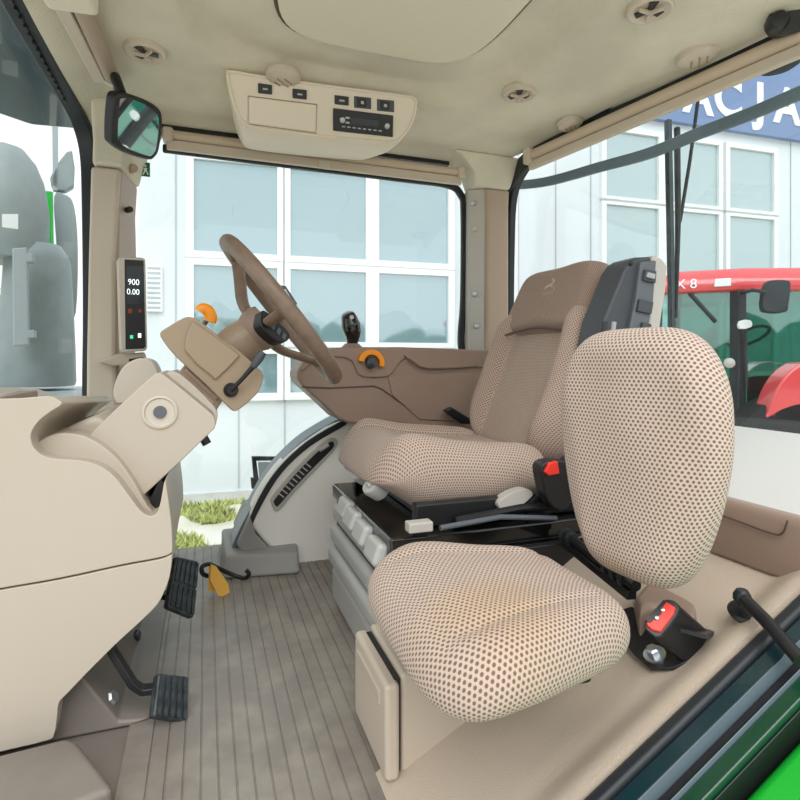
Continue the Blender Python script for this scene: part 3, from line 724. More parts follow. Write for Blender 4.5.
# ================================================================ FLOOR PEDALS
def pedal(pxs, Y, n, lab, arm, ribs=5, mid=None):
    pc = sum((V((x, y, 0)) for x, y in pxs), V()) / len(pxs); P = atY(pc.x, pc.y, Y); pl = (P, V(n).normalized())
    t = thing('foot_pedal', lab, 'pedal', P, 'floor pedals under the console')
    pad = obj('pad', pprism(pxs, pl, .022), M['pedal'], t, bev=.005)
    (a, b, c, d) = pxs
    for k in range(ribs):
        s0, s1 = (k + .22) / ribs, (k + .78) / ribs
        L_ = lambda p, q, s: (p[0] + (q[0] - p[0]) * s, p[1] + (q[1] - p[1]) * s)
        A_, B_, C_, D_ = L_(a, b, s0), L_(a, b, s1), L_(d, c, s1), L_(d, c, s0)
        segs = ((.05, .95),) if mid is None else ((.05, mid - .03), (mid + .03, .95))
        bm = NB()
        for f0, f1 in segs: pprism([L_(A_, D_, f0), L_(B_, C_, f0), L_(B_, C_, f1), L_(A_, D_, f1)], pl, .001, .005, bm)
        obj('tread_rib', bm, M['pedal'], pad)
    obj('arm', sweep([V(q) for q in arm], rectp(.026, .014)), M['black'], t, bev=.003)
    return t
pedal([(177, 556), (199, 561), (194, 618), (168, 607)], 1.42, (.62, -.72, .42), 'upper black ribbed pedal beside the console edge, above floor', [atY(186, 600, 1.44), atY(172, 596, 1.47), atY(120, 590, 1.50)], mid=.5)
pedal([(159, 673), (188, 676), (187, 722), (154, 717)], 1.20, (.62, -.72, .5), 'lower black ribbed pedal on a cranked arm nearest the camera', [atY(160, 688, 1.22), atY(142, 690, 1.22), atY(133, 684, 1.22), atY(112, 650, 1.24), atY(100, 620, 1.26)])
t = thing('throttle_pedal', 'small black pedal stub low behind the cranked pedal arm', 'pedal', atY(130, 646, 1.6))
obj('pad', B(atY(130, 640, 1.55), (.05, .035, .018), Matrix.Rotation(-.5, 3, 'Y')), M['pedal'], t, bev=.004)
obj('hook', tube([atY(128, 642, 1.55), atY(136, 646, 1.55), atY(135, 650, 1.55)], .005, n=8), M['black'], t)
pb = atX(105, 702, -.19); 
t = thing('floor_bolt', 'silver hexagonal bolt on the footwell side near the lower pedal', 'bolt', pb)
obj('washer', lathe([(.024, 0), (.024, .004), (.014, .005)], pb, (.8, -.3, .5), 24), M['metal'], t)
obj('head', lathe([(.015, .003), (.015, .02), (.011, .024), (0, .024)], pb, (.8, -.3, .5), 6), M['metal'], t)
# yellow tag and loop
t = thing('warning_tag', 'yellow folded paper tag hanging on the black cable by footrest', 'tag', atY(218, 580, 1.8))
pl = (atY(218, 580, 1.79), V((.2, -.9, .3)))
obj('front_leaf', pprism([(211, 564), (216, 566), (228, 583), (230, 592), (224, 597), (218, 596), (210, 580)], pl, .004), M['yellow'], t, bev=.001)
obj('back_leaf', pprism([(209, 566), (214, 566), (216, 590), (208, 592)], (pl[0] + V((-.002, .012, 0)), V((-.1, -.95, .2))), .004), M['yellow'], t, bev=.001)
cb = catmull([atY(219, 572, 1.82), atY(212, 576, 1.82), atY(203, 574, 1.81), atY(202, 567, 1.81), atY(208, 564, 1.82), atY(214, 566, 1.82), atY(224, 571, 1.83), atY(236, 576, 1.83), atY(245, 578, 1.82), atY(249, 574, 1.81), atY(246, 570, 1.81)], 5, False)
label(obj('looped_cable', tube(cb, .007, n=10), M['black']), 'short black looped cable lying against the grey footrest', 'cable')
# grey footrest block
bm = loft([(0.0,), (.07,)], lambda z: [V((.045 + z * .35, 1.905 + z * .35, z)), V((.30, 1.87 + z * .25, z)), V((.34, 2.25, z)), V((.06, 2.25, z))])
label(obj('footrest_block', bm, M['grey_floor'], bev=.012), 'grey moulded footrest block on the floor by the far window', 'footrest')
# ================================================================ RIGHT SIDE: fender liner, seal band, vent strip
fl = [(346, 420), (420, 410), (430, 560), (400, 580), (336, 579), (300, 567), (275, 552), (258, 535), (250, 520), (252, 508), (262, 488), (282, 462), (312, 437)]
pA = (V((0, 1.98, 0)), V((0, -1, 0)))
struct('wall_right', yprism(catmull(fl, 4), 1.98, .09), M['grey_pale'], bev=.02, seg=4)
struct('trim_26', yprism([(250, 516), (256, 535), (275, 554), (300, 568), (336, 580), (430, 572), (430, 590), (330, 598), (290, 590), (252, 575), (237, 545)], 1.965, .28), M['grey_floor'], bev=.008)
bd = catmull([(352, 413), (324, 427), (299, 444), (272, 472), (252, 506), (232, 546), (238, 552), (247, 530), (256, 505), (272, 480), (300, 452), (330, 432), (352, 424)], 4)
struct('trim_27', yprism(bd, 2.0, .14), M['band'], bev=.006)
bd2 = catmull([(345, 420), (308, 441), (278, 469), (258, 500), (243, 537), (246, 538), (262, 505), (282, 473), (311, 446), (346, 425)], 4)
struct('trim_28', yprism(bd2, 1.975, .05), M['rubber'], bev=.003)
t = thing('vent_strip', 'curved grey framed demister vent with black grille on pale liner', 'air vent', atY(305, 510, 1.97))
pl = (V((0, 1.972, 0)), V((0, -1, 0)))
vs_ = [(271, 503), (272, 497), (290, 475), (312, 452), (328, 439), (335, 438), (338, 443), (334, 451), (318, 468), (296, 491), (281, 509), (275, 511)]
obj('bezel', pprism(catmull(vs_, 3), pl, .012), M['grey_lt'], t, bev=.004)
vi_ = [(274, 503), (275, 499), (292, 478), (314, 455), (329, 442.5), (333, 442), (334, 445), (331, 450), (315, 466), (293, 489), (279, 505), (276, 506)]
gr = obj('grille', pprism(catmull(vi_, 3), pl, .002, .002), M['black'], t)
for k in range(9):
    s_ = k / 8; x_ = 281 + (308 - 281) * s_; y_ = 495 + (465 - 495) * s_
    obj('slat', pprism([(x_ - 2.6, y_ - 1.2), (x_ + 2.4, y_ + 2.8), (x_ + 3.3, y_ + 1.8), (x_ - 1.7, y_ - 2.2)], pl, .001, .0035), M['grey_lt'], gr)
obj('nozzle', tube([onp(319, 450, pl) + V((0, -.006, 0)), onp(328, 444, pl) + V((0, -.006, 0))], .008, n=10), M['grey_lt'], gr)
# outside black frame seen through the lower glass
t = thing('step_mirror', 'small black framed mirror low outside the side window', 'mirror', atY(268, 490, 2.7))
pl = (V((0, 2.7, 0)), V((0.1, -1, 0)).normalized())
bm = NB()
for q in ([(252, 457), (256, 457), (260, 488), (255, 490)], [(252, 456.5), (290, 457), (290, 460.5), (253, 461)], [(251, 478), (256, 478), (257, 489), (252, 489)]): pprism(q, pl, .02, bm=bm)
obj('frame', bm, M['black'], t, bev=.002)
obj('glass', pprism([(258, 462), (288, 462), (288, 486), (260, 486)], pl, .004), M['exh2'], t)
# ================================================================ BROWN COMMAND CONSOLE
t = thing('command_console', 'long brown armrest console along the right of driver seat', 'console', (.65, 1.88, .52))
bod = [(297, 372), (300, 366), (310, 356), (322, 351), (380, 350.5), (420, 351), (470, 354), (560, 360), (560, 455), (470, 446), (400, 424), (350, 424), (338, 419), (320, 402), (302, 386), (297, 378)]
obj('body', yprism(bod, 1.80, .17), M['brown'], t, bev=.01, seg=4)
obj('upper_pad', yprism(catmull([(302, 372), (316, 360), (338, 357), (352, 361), (357, 372), (364, 377), (388, 377), (398, 366), (406, 358), (416, 364), (428, 369), (470, 368), (540, 366), (540, 352), (480, 350), (400, 347), (330, 348), (312, 352), (302, 362)], 2), 1.79, .19), M['brown'], t, bev=.006)
obj('seam', tube([atY(*q, 1.797) for q in ((302, 387), (330, 388), (374, 386), (382, 389), (400, 402), (418, 413))], .0022, n=6), M['brown_dk'], t)
obj('seam', tube(catmull([atY(*q, 1.787) for q in ((404, 355), (412, 364), (426, 370), (452, 369), (478, 366))], 4, False), .0018, n=6), M['brown_dk'], t)
obj('rear_skirt', yprism([(388, 376), (470, 373), (560, 375), (560, 425), (420, 420), (392, 395)], 1.795, .02), M['brown'], t, bev=.004)
jb = atY(352, 347, 1.88)
t = thing('joystick', 'black joystick on the brown console in front of the window', 'joystick', jb)
obj('gaiter', lathe([(.042, -.012), (.040, -.004), (.030, .006), (.024, .012)], jb, (0, 0, 1), 24), M['brown'], t)
gp = catmull([jb + V((.0, 0, .01)), jb + V((.002, 0, .045)), jb + V((-.005, 0, .08)), jb + V((-.012, 0, .105)), jb + V((-.018, -.004, .118))], 4, False)
obj('grip', sweep(gp, circ(.036, 16, .030), scale=[.62, .66, .75, .86, .98, 1.05, 1.1, 1.12, 1.1, 1.02, .98, .95, .9, .84, .78, .66, .5][:len(gp)]), M['blacks'], t)
obj('thumb_button', lathe([(.008, 0), (.008, .008), (0, .010)], jb + V((-.008, -.026, .10)), (-.2, -1, .3), 14), M['steel'], t)
t = thing('throttle_dial', 'orange arched throttle dial set into the brown console', 'dial', atY(372, 366, 1.79))
pc = atY(371, 363, 1.778)
arc = [pc + V((math.cos(a) * .036, 0, math.sin(a) * .036)) for a in [math.radians(x) for x in range(172, -31, -12)]]
obj('orange_arc', sweep(arc, rectp(.024, .018)), M['orange'], t, bev=.003)
obj('cam', lathe([(.0, .02), (.018, .018), (.02, .0)], pc, (0, -1, 0), 20), M['armgrey'], t)
obj('pin', lathe([(.0, .028), (.007, .026), (.008, .0)], pc + V((-.006, 0, -.008)), (0, -1, 0), 14), M['black'], t)
label(obj('console_wire', tube(catmull([atY(*q, 1.86) for q in ((384, 355), (392, 352), (400, 350), (398, 348), (394, 350), (402, 352))], 4, False), .003, n=6), M['cream_mid']), 'thin pale wire curl on top of the brown console', 'wire')
# ================================================================ DRIVER SEAT
t = thing('driver_seat', 'tan fabric driver seat with tall back in the middle of cab', 'seat', (.62, 1.42, .05))
DS = t
def zc(x, y):   # x forward, y lateral
    b = .014 * sm(abs(y), .13, .20) + .012 * sm(x, .02, .2) - .018 * math.exp(-((x + .02) / .16) ** 2) * (1 - sm(abs(y), .10, .18))
    b -= .010 * math.exp(-((abs(y) - .145) / .008) ** 2)
    b -= .006 * math.exp(-((x - .06) / .008) ** 2) * (1 - sm(abs(y), .12, .15))
    b += .004 * noise.noise(V((x * 9, y * 9, 1)))
    return b
def wc_(p):     # nose rolls down
    k = sm(p.x, .10, .27); z = p.z * (1 - .85 * k) * (1 - .5 * sm(-p.x, .02, .25)) if p.z < 0 else p.z
    return V((p.x - .02 * k, p.y, z - .036 * k * k))
mc = mtx((.61, 1.445, .440), (-1, 0, .10), (0, -1, 0), (.10, 0, 1))
cu = obj('seat_cushion', pillow(.265, .262, 4.0, .066, .092, .070, mc, zc, wc_), [M['f_drv'], M['f_drvc']], t, smooth=80)
for p in cu.data.polygons:
    c = cu.data.vertices[p.vertices[0]].co; w = c + cu.location + t.location
    if abs(w.y - 1.445) < .145 and w.z > .44 and w.x > .37: p.material_index = 1
up = V((.36, 0, .93)).normalized(); fn = V((-.93, 0, .36)).normalized()
def zb(x, y):
    b = .035 * sm(abs(x), .12, .19) * (1 - sm(y, .10, .2)) - .016 * math.exp(-(y / .2) ** 2) * (1 - sm(abs(x), .1, .18))
    b -= .009 * math.exp(-((abs(x) - .14) / .008) ** 2) * (1 - sm(y, .08, .12))
    return b + .003 * noise.noise(V((x * 9, y * 9, 5)))
mb = mtx(V((.966, 1.445, .700)), (0, -1, 0), up, fn)
bk = obj('backrest', pillow(.245, .30, 3.6, .055, .05, .055, mb, zb, None, taper=lambda y: 1 - .16 * sm(y, .0, .30) - .05 * sm(-y, .1, .3)), [M['f_back'], M['f_drvc']], t, smooth=80)
for p in bk.data.polygons:
    c = mb.inverted() @ (bk.data.vertices[p.vertices[0]].co + bk.location + t.location)
    if abs(c.x) < .14 and c.z > .0: p.material_index = 1
hm = mtx(V((.966, 1.445, .700)) + up * .200 + fn * .006, (0, -1, 0), up, fn)
def taph(y): return 1 - .10 * sm(y, -.06, .09)
hf = obj('headrest_flap', pillow(.224, .118, 5, .064, .064, .052, hm, lambda x, y: .004 * math.cos(x * 9), None, taper=taph, k1=18), M['f_flap'], t, smooth=80)
sp_ = [hm @ V((x * taph(-.11), -.113 - .012 * math.cos(x / .2 * PI * .9) * 0 + (.010 * math.cos(x * 14)), .066 - .05 * sm(abs(x), .15, .215))) for x in [-.208 + .416 * i / 24 for i in range(25)]]
obj('flap_piping', tube(sp_, .0038, n=8), M['brown_dk'], hf)
# embroidered leaping deer badge
lc = hm @ V((.015, .035, .0672)); ml = mtx(lc, (0, -1, 0), up, fn)
def lp(pts, bm=None): return prism([ml @ V((x, y, 0)) for x, y in pts], fn * .0018, bm)
bmL = lp([(-.020, -.003), (-.008, .002), (.004, .003), (.012, .008), (.010, .014), (.016, .016), (.021, .010), (.014, .002), (.008, -.004), (-.006, -.006), (-.012, -.010), (-.018, -.014)])
for q in ([(-.008, -.004), (-.018, -.009), (-.026, -.005), (-.017, -.013), (-.004, -.007)], [(.008, -.003), (.018, -.006), (.024, -.002), (.019, -.010), (.005, -.006)], [(.010, .013), (.004, .019), (-.004, .020), (.006, .022), (.013, .017)]): lp(q, bmL)
obj('deer_badge', bmL, M['logo'], hf)
obj('badge_outline', tube([ml @ V((math.copysign(abs(math.cos(a)) ** .6, math.cos(a)) * .031, -.001 + math.copysign(abs(math.sin(a)) ** .6, math.sin(a)) * .027, 0)) for a in [2 * PI * i / 32 for i in range(20, 32)]], .0012, n=6), M['logo'], hf)
# suspension, plate, front buttons
obj('mounting_plate', B2((.365, 1.10, .305), (.95, 1.66, .345)), M['blacks'], t, bev=.006)
bm = NB()
for k in range(4): pass
for k in range(4):
    zz = .055 + k * .062; ins = (.012, .0, .006, .014)[k]
    b_ = obj('bellows_fold' if k else 'bellows_base', B2((.345 + ins, 1.09 + ins, zz - (.05 if k == 0 else 0)), (.88, 1.64, zz + .054)), M['grey'], t, bev=.02, seg=5)
obj('bellows_core', B2((.37, 1.115, .02), (.95, 1.62, .32)), M['black'], t)
for k, (px, py) in enumerate(((344, 508), (351, 519), (361, 533), (374, 551))):
    p = atX(px, py, .348)
    obj('seat_control', B(p + V((.004, 0, 0)), (.03, .084, .052), Matrix.Rotation(.35, 3, 'Y')), M['grey'], t, bev=.012, seg=4)
for k, (px, py, r_) in enumerate(((351, 464, .017), (361, 475, .019), (373, 487, .022))):
    p = atX(px, py, .385)
    kn = obj('adjuster_knob', lathe([(r_, -.03), (r_, .004), (r_ * .85, .012), (0, .014)], p, (-.75, -.3, .5), 28, sy=1.25), M['grey'], t)
    obj('knob_grip', B(p + V((-.012, -.004, .008)), (.010, r_ * .9, .010)), M['grey'], kn, bev=.003)
obj('side_cover', B2((.52, 1.068, .12), (.95, 1.088, .304)), M['black'], t, bev=.004)
obj('side_frame', B2((.44, 1.145, .346), (.96, 1.175, .40)), M['black'], t, bev=.006)
obj('side_frame', B2((.44, 1.68, .346), (.90, 1.71, .40)), M['black'], t, bev=.006)
obj('under_frame', B2((.48, 1.20, .345), (.90, 1.66, .385)), M['black'], t, bev=.006)
obj('slide_rail', tube([atY(440, 528, 1.10), atY(500, 517, 1.11), atY(556, 518, 1.11)], .006, n=10), M['armgrey2'], t)
obj('slide_rail', tube([atY(455, 521, 1.13), atY(520, 508, 1.13), atY(560, 505, 1.13)], .010, n=10), M['black'], t)
obj('release_latch', B(atY(419, 526, 1.10), (.055, .03, .022)), M['grey_lt'], t, bev=.004)
lv = [atY(*q, 1.13) for q in catmull([(499, 507), (500, 501), (512, 493), (526, 489), (533, 493), (530, 499), (518, 508), (505, 512)], 3)]
obj('recline_lever', prism(lv, (0, .03, 0)), M['grey_lt'], t, bev=.005)
obj('recline_pivot', B(atY(540, 505, 1.15), (.09, .03, .06), Matrix.Rotation(-.4, 3, 'Y')), M['black'], t, bev=.008)
# upright armrest
t = thing('armrest', 'dark charcoal folding armrest raised upright beside driver seat back', 'armrest', atY(640, 400, 1.12))
ap = [(630, 261), (636, 257), (655, 256), (660, 260), (656, 300), (648, 345), (640, 420), (594, 420), (599, 345), (604, 320), (616, 290), (624, 270)]
obj('body', yprism(ap, 1.12, .09), M['armgrey'], t, bev=.01, seg=4)
obj('cover', yprism([(652, 255), (662, 258), (668, 266), (666, 290), (660, 330), (650, 420), (636, 420), (646, 345), (652, 300)], 1.115, .10), M['grey_lt'], t, bev=.006)
obj('side_panel', yprism([(641, 262), (657, 260), (654, 300), (646, 345), (638, 400), (618, 400), (626, 345), (636, 300)], 1.108, .02), M['armgrey2'], t, bev=.005)
for q in ([(646, 269), (657, 271), (656, 283), (644, 280)], [(640, 299), (654, 302), (652, 314), (638, 311)], [(643, 322), (652, 324), (651, 334), (642, 332)]):
    s_ = obj('switch', yprism(q, 1.100, .012), M['armgrey'], t, bev=.002)
cx_ = [(648, 272), (656, 274), (655, 279), (647, 277)]
obj('switch_cap', yprism(cx_, 1.094, .008), M['steel'], t, bev=.001)
obj('pivot_bar', tube([atY(606, 322, 1.10), atY(603, 345, 1.10)], .008, n=10), M['blacks'], t)
obj('pivot_bar', tube([atY(614, 322, 1.10), atY(611, 345, 1.10)], .006, n=10), M['steel'], t)
label(obj('cup_plug', lathe([(0, .003), (.006, .002), (.007, 0)], atY(631, 263, 1.118), (0, -1, 0), 14), M['black'], t), None, None)
# driver belt buckle
t = thing('seat_belt_buckle', 'black belt buckle with red button between the two seats', 'seat belt buckle', atY(552, 500, 1.12))
obj('body', yprism(catmull([(541, 468), (546, 462), (560, 460), (572, 466), (574, 500), (560, 512), (548, 500), (543, 482)], 2), 1.08, .04), M['black'], t, bev=.006)
obj('release_button', yprism([(545, 472), (550, 463), (558, 461), (560, 474), (549, 476)], 1.072, .02), M['red'], t, bev=.003)
obj('belt_buckle', yprism([(445, 411), (452, 407), (470, 418), (480, 417), (482, 424), (462, 424)], 1.74, .03), M['black'], DS, bev=.006)
label(obj('coat_strap', sweep([atX(507, 260, 1.33), atX(506, 300, 1.33), atX(508, 345, 1.33)], rectp(.012, .02), scale=[.5, 1, 1.3]), M['black']), 'thin black strap hanging beside the rear pillar', 'strap')
# ================================================================ PASSENGER SEAT
aL = math.radians(22)
f_ = V((-math.cos(aL), math.sin(aL) * .35, 0)).normalized()
f_ = V((-.93, .37 * .35, 0)).normalized()
PS_f = V((-.995, .02, 0)).normalized(); PS_l = UPZ.cross(PS_f)
t = thing('passenger_seat', 'small beige dotted fold down seat in the foreground', 'seat', (.45, .76, .2))
PC = V((.424, .765, .334))
def wps(p):
    return V((p.x, p.y * (1 - .30 * sm(-p.x, -.12, .15)), p.z - .02 * sm(p.x, .06, .17)))
def zp(x, y):
    r_ = max(abs(x), abs(y)); b = .006 * math.cos(x * 8) - .006 * math.exp(-((r_ - .135) / .012) ** 2)
    return b + .004 * noise.noise(V((x * 11, y * 11, 2)))
tilt = .05
Xf = (PS_f + UPZ * tilt).normalized()
mp = mtx(PC, Xf, PS_l, Xf.cross(PS_l))
obj('seat_cushion', pillow(.172, .218, 4.2, .048, .042, .05, mp, zp, wps), M['f_pass'], t, smooth=80)
mbk = mtx(V((.675, .735, .566)), V((.18, -.98, 0)), UPZ, V((-.98, -.18, 0)))
def zq(x, y):
    b = -.007 * math.exp(-((abs(x) - .12) / .02) ** 2) * (1 - sm(y, -.02, .1)) + .007 * math.exp(-(x / .08) ** 2)
    return b + .005 * noise.noise(V((x * 9, y * 9, 3)))
obj('backrest', pillow(.152, .207, 3.7, .045, .04, .05, mbk, zq, None, taper=lambda y: 1 - .26 * sm(-y, -.04, .21) - .05 * sm(y, .08, .2)), M['f_passb'], t, smooth=80)
hg = [atZ(563, 533, .325), atZ(636, 586, .325)]
d_ = (hg[1] - hg[0])
obj('hinge_bar', tube([hg[0], hg[1]], .010, n=14), M['black'], t)
for s_ in (.02, .12, .66, .76, .86): obj('hinge_sleeve', lathe([(.014, 0), (.016, .004), (.016, .010), (.014, .014)], hg[0] + d_ * s_, d_, 18), M['rubber'], t)
obj('seat_pan', B(PC + V((.01, 0, -.062)), (.20, .20, .03), Matrix.Rotation(-.1, 3, 'Z')), M['black'], t, bev=.008)
obj('hinge_bracket', sweep([hg[0] + V((0, -.01, -.02)), hg[1] + V((0, .01, -.02))], rectp(.020, .018)), M['black'], t, bev=.003)
# retractor, bracket, bolt and buckle
t = thing('seat_belt_retractor', 'brown moulded belt retractor cover below passenger seat back', 'seat belt retractor', atZ(665, 615, .26))
pr_ = [atZ(x, y, .285) for x, y in ((634, 596), (648, 580), (672, 584), (698, 604), (696, 616), (670, 606), (652, 604), (640, 612))]
obj('cover', prism(pr_, (0, 0, -.14)), M['brown'], t, bev=.012)
t = thing('seat_belt_buckle', 'black belt buckle with red button bolted beside passenger seat', 'seat belt buckle', atZ(670, 640, .28))
pl = (V((.66, .68, .53 * .38 + .010)), V((-.45, -.02, .88)).normalized())
obj('anchor_plate', pprism([(618, 610), (632, 606), (652, 628), (690, 650), (686, 662), (672, 668), (650, 668), (636, 656), (622, 640)], pl, .006), M['black'], t, bev=.002)
bp_ = onp(655, 655, pl)
bo = obj('anchor_bolt', lathe([(.018, 0), (.018, .003), (.012, .004)], bp_, pl[1], 24), M['metal'], t)
obj('bolt_head', lathe([(.011, .003), (.011, .013), (.008, .016), (0, .016)], bp_, pl[1], 6), M['metal'], bo)
pf = (atZ(664, 615, .315), V((-.42, -.62, .66)).normalized())
fp = [(643, 622), (666, 598), (679, 606), (677, 615), (660, 637), (650, 634)]
bdir = V((.62, -.18, -.30)).normalized()
q0 = [onp(x, y, pf) for x, y in catmull(fp, 2)]
obj('body', prism(q0, atZ(707, 634, .262) - atZ(678, 608, .315)), M['black'], t, bev=.006)
rb = [onp(x, y, pf) + pf[1] * .004 for x, y in ((646, 622), (664, 601), (676, 608), (674, 615), (661, 633), (652, 631), (646, 626))]
obj('release_button', prism(rb, -pf[1] * .008), M['red'], t, bev=.003)
bm = NB()
for x_, y_ in ((656, 619), (662, 611)): lathe([(.0035, 0), (.003, .004), (0, .005)], onp(x_, y_, pf) + pf[1] * .004, pf[1], 10, bm)
obj('slot', pprism([(645, 621), (663, 601), (666, 603), (660, 611), (661, 615), (656, 618), (650, 624)], pf, .002, .0055), M['black'], t)
obj('slot_pin', bm, M['metal'], t)
obj('webbing', sweep([onp(690, 620, pf) + V((0, .0, -.02)), atZ(703, 628, .26), atZ(706, 640, .24)], rectp(.045, .006)), M['black'], t)
# ================================================================ STORAGE BOX
t = thing('storage_box', 'cream storage box with hinged door on floor under passenger seat', 'storage box', (.34, 1.0, 0))
sb = lambda x, y, X: atX(x, y, X)
obj('body', B2((.316, .89, .002), (.46, 1.085, .185)), M['cream_mid'], t, bev=.008)
dr = obj('door', B2((.284, .88, .012), (.310, 1.085, .176)), M['cream_mid'], t, bev=.009, seg=4)
obj('door_recess', B2((.2805, .91, .128), (.286, 1.06, .152)), M['cream'], dr, bev=.0025)
obj('door_gap', B2((.304, .895, .01), (.314, 1.07, .176)), M['black'], t)
# ================================================================ DOOR STRUT
t = thing('door_strut', 'black gas strut joint over the door edge at lower right', 'door strut', atY(745, 605, .64))
bj = atY(744, 606, .66)
obj('base_disc', lathe([(.022, 0), (.024, .005), (.020, .010)], bj + V((0, .0, -.012)), (-.3, -.3, .9), 24), M['black'], t)
obj('ball_joint', lathe([(0, .014), (.008, .012), (.013, .004), (.013, -.004), (.006, -.012), (0, -.014)], atY(742, 597, .655), (0, 0, 1), 20), M['rubber'], t)
obj('strut_rod', tube([atY(742, 597, .655), atY(765, 620, .60), atY(800, 660, .54)], .010, n=14), M['black'], t)
# ================================================================ REAR WINDOW WIPER (outside)
t = thing('rear_wiper', 'long dark wiper hanging down outside the rear window', 'wiper', atX(675, 130, 1.62))
wx = 1.63
obj('blade', sweep([atX(668, 120, wx), atX(670, 220, wx), atX(672, 330, wx)], rectp(.020, .02)), M['teal'], t, bev=.002)
obj('arm', tube([atX(677, 128, wx - .02), atX(678, 220, wx - .02), atX(676, 318, wx - .02)], .010, n=8, scale=[1.1, 1, .5]), M['dark'], t)
obj('link_rod', tube([atX(698, 100, wx), atX(690, 160, wx), atX(680, 222, wx)], .006, n=8), M['dark'], t)
label(obj('roof_lamp', lathe([(.0, -.02), (.05, -.018), (.075, 0), (.07, .05)], atX(777, 62, 1.66), (0, 0, 1), 24), M['dark']), 'dark round lamp under roof edge outside the rear window', 'lamp')
# ================================================================ FRONT OUTSIDE: exhaust stack etc.
t = thing('exhaust_stack', 'grey dusty exhaust shroud standing outside the windscreen', 'exhaust', atY(35, 392, 2.9))
eb = atY(38, 386, 2.9)
zt = lambda y: atY(38, y, 2.9).z - eb.z
obj('lower_shroud', lathe([(.145, 0), (.150, .02), (.147, zt(350)), (.138, zt(300)), (.128, zt(262)), (.118, zt(255)), (.09, zt(245))], eb, (0, 0, 1), 40), M['exh'], t, smooth=60)
ec = V((eb.x - .13, eb.y, eb.z))
obj('upper_pipe', lathe([(.17, zt(262)), (.172, zt(215)), (.165, zt(200)), (.15, zt(182)), (.12, zt(165)), (.075, zt(152)), (0, zt(146))], ec, (0, 0, 1), 40), M['exh'], t, smooth=60)
pl = (V((0, 2.74, 0)), V((.1, -1, 0)).normalized())
obj('guard_bar', pprism([(12, 248), (27, 247), (29, 345), (13, 346)], pl, .03), M['exh2'], t, bev=.006)
for q in ([(26, 253), (33, 254), (33, 262), (26, 262)], [(27, 330), (35, 330), (35, 338), (27, 338)]): obj('guard_clip', pprism(q, pl, .05), M['exh2'], t, bev=.004)
obj('name_plate', pprism([(2, 214), (18, 214), (18, 229), (2, 227)], pl, .006), M['white'], t)
t = thing('side_mirror', 'grey outside mirror and bracket between exhaust and windscreen frame', 'mirror', atY(68, 315, 3.3))
pl = (V((0, 3.3, 0)), V((.2, -1, 0)).normalized())
obj('head', pprism(catmull([(54, 196), (64, 194), (74, 205), (78, 250), (76, 312), (68, 316), (60, 300), (56, 240)], 3), pl, .08), M['exh'], t, bev=.01)
obj('bracket', pprism([(52, 112), (58, 112), (58, 190), (53, 190)], pl, .04), M['exh2'], t)
obj('lamp', pprism(catmull([(50, 178), (60, 160), (72, 150), (74, 186), (56, 190)], 2), pl, .06), M['exh'], t, bev=.008)
label(obj('handrail', tube([atY(49, 192, 3.6), atY(50, 262, 3.6)], .02, n=10), M['green']), 'bright green upright bar beyond the exhaust shroud', 'handrail')
label(obj('engine_hood', B2((-2.6, 2.3, -.1), (-.52, 3.3, .585)), M['exh2'], bev=.05), 'pale grey bonnet edge outside the bottom of the windscreen', 'bonnet')
# ================================================================ OUTSIDE: ground, building, plants, red tractor
GZ = -1.20
struct('ground', B2((-40, -45, GZ - .1), (60, 60, GZ)), M['gravel'])
bdv = V((.9989, -.0465, 0)).normalized(); bn = V((-.0465, -.9989, 0)).normalized(); BP = (V((0, 8.0, 0)), bn)
def bt(px, py):
    p = onp(px, py, BP); return ((p - BP[0]).dot(bdv), p.z)
def bpnt(t_, z, o=0): return BP[0] + bdv * t_ + bn * o + V((0, 0, z))
def slab(t0, t1, z0, z1, o0, o1, bm=None):
    return prism([bpnt(t0, z0, o0), bpnt(t1, z0, o0), bpnt(t1, z1, o0), bpnt(t0, z1, o0)], bn * (o1 - o0), bm)
bld = thing('warehouse_building', 'long white building with teal windows behind the cab', 'building', (4, 8.0, GZ))
t0 = bt(112, 300)[0]
obj('wall', slab(t0, t0 + 30, GZ, 6.2, 0, -.3), M['wallw'], bld)
obj('plinth', slab(t0, t0 + 30, GZ, GZ + .12, .06, 0), M['plinth'], bld)
for px in (175, 238, 284, 335, 518, 555, 590, 790):
    tt = bt(px, 400)[0]; obj('panel_seam', slab(tt, tt + .02, GZ + .15, 5.9 if px > 500 else (1.2 if px > 200 else 3.5), .012, 0), M['seam'], bld)
def window_bank(cols, rows, xr, pm, frame_pad=.10):
    T = [(bt(a, 300)[0], bt(b, 300)[0]) for a, b in cols]; Z = [(bt(xr, b)[1], bt(xr, a)[1]) for a, b in rows]
    for (a, b) in T:
        for (z0, z1) in Z:
            p_ = frame_pad
            bm = NB()
            for q in ((a - p_, a, z0 - p_, z1 + p_), (b, b + p_, z0 - p_, z1 + p_), (a, b, z0 - p_, z0), (a, b, z1, z1 + p_)): slab(*q, .07, 0, bm)
            w = obj('window', bm, M['white'], bld)
            obj('pane', slab(a, b, z0, z1, .02, 0), pm, w)
window_bank(((194, 277), (290, 365), (378, 447)), ((172, 258), (271, 342), (354, 392)), 320, M['pane'])
window_bank(((604, 656), (664, 716), (727, 771)), ((143, 205), (213, 290), (300, 372)), 690, M['pane2'], .09)
zs0 = bt(700, 128)[1]; obj('sign_board', slab(bt(640, 100)[0], bt(640, 100)[0] + 9, zs0, zs0 + 1.6, .10, 0), M['blue'], bld)
for ch, px, py in (('A', 698, 97), ('C', 728, 100), ('J', 760, 103), ('A', 787, 108)):
    p = onp(px, py, (BP[0] + bn * .105, bn))
    text('sign_letter', ch, .92, mtx(p, bdv, UPZ, bn), M['letter'], bld, ext=.01)
vt_ = bt(155, 289)
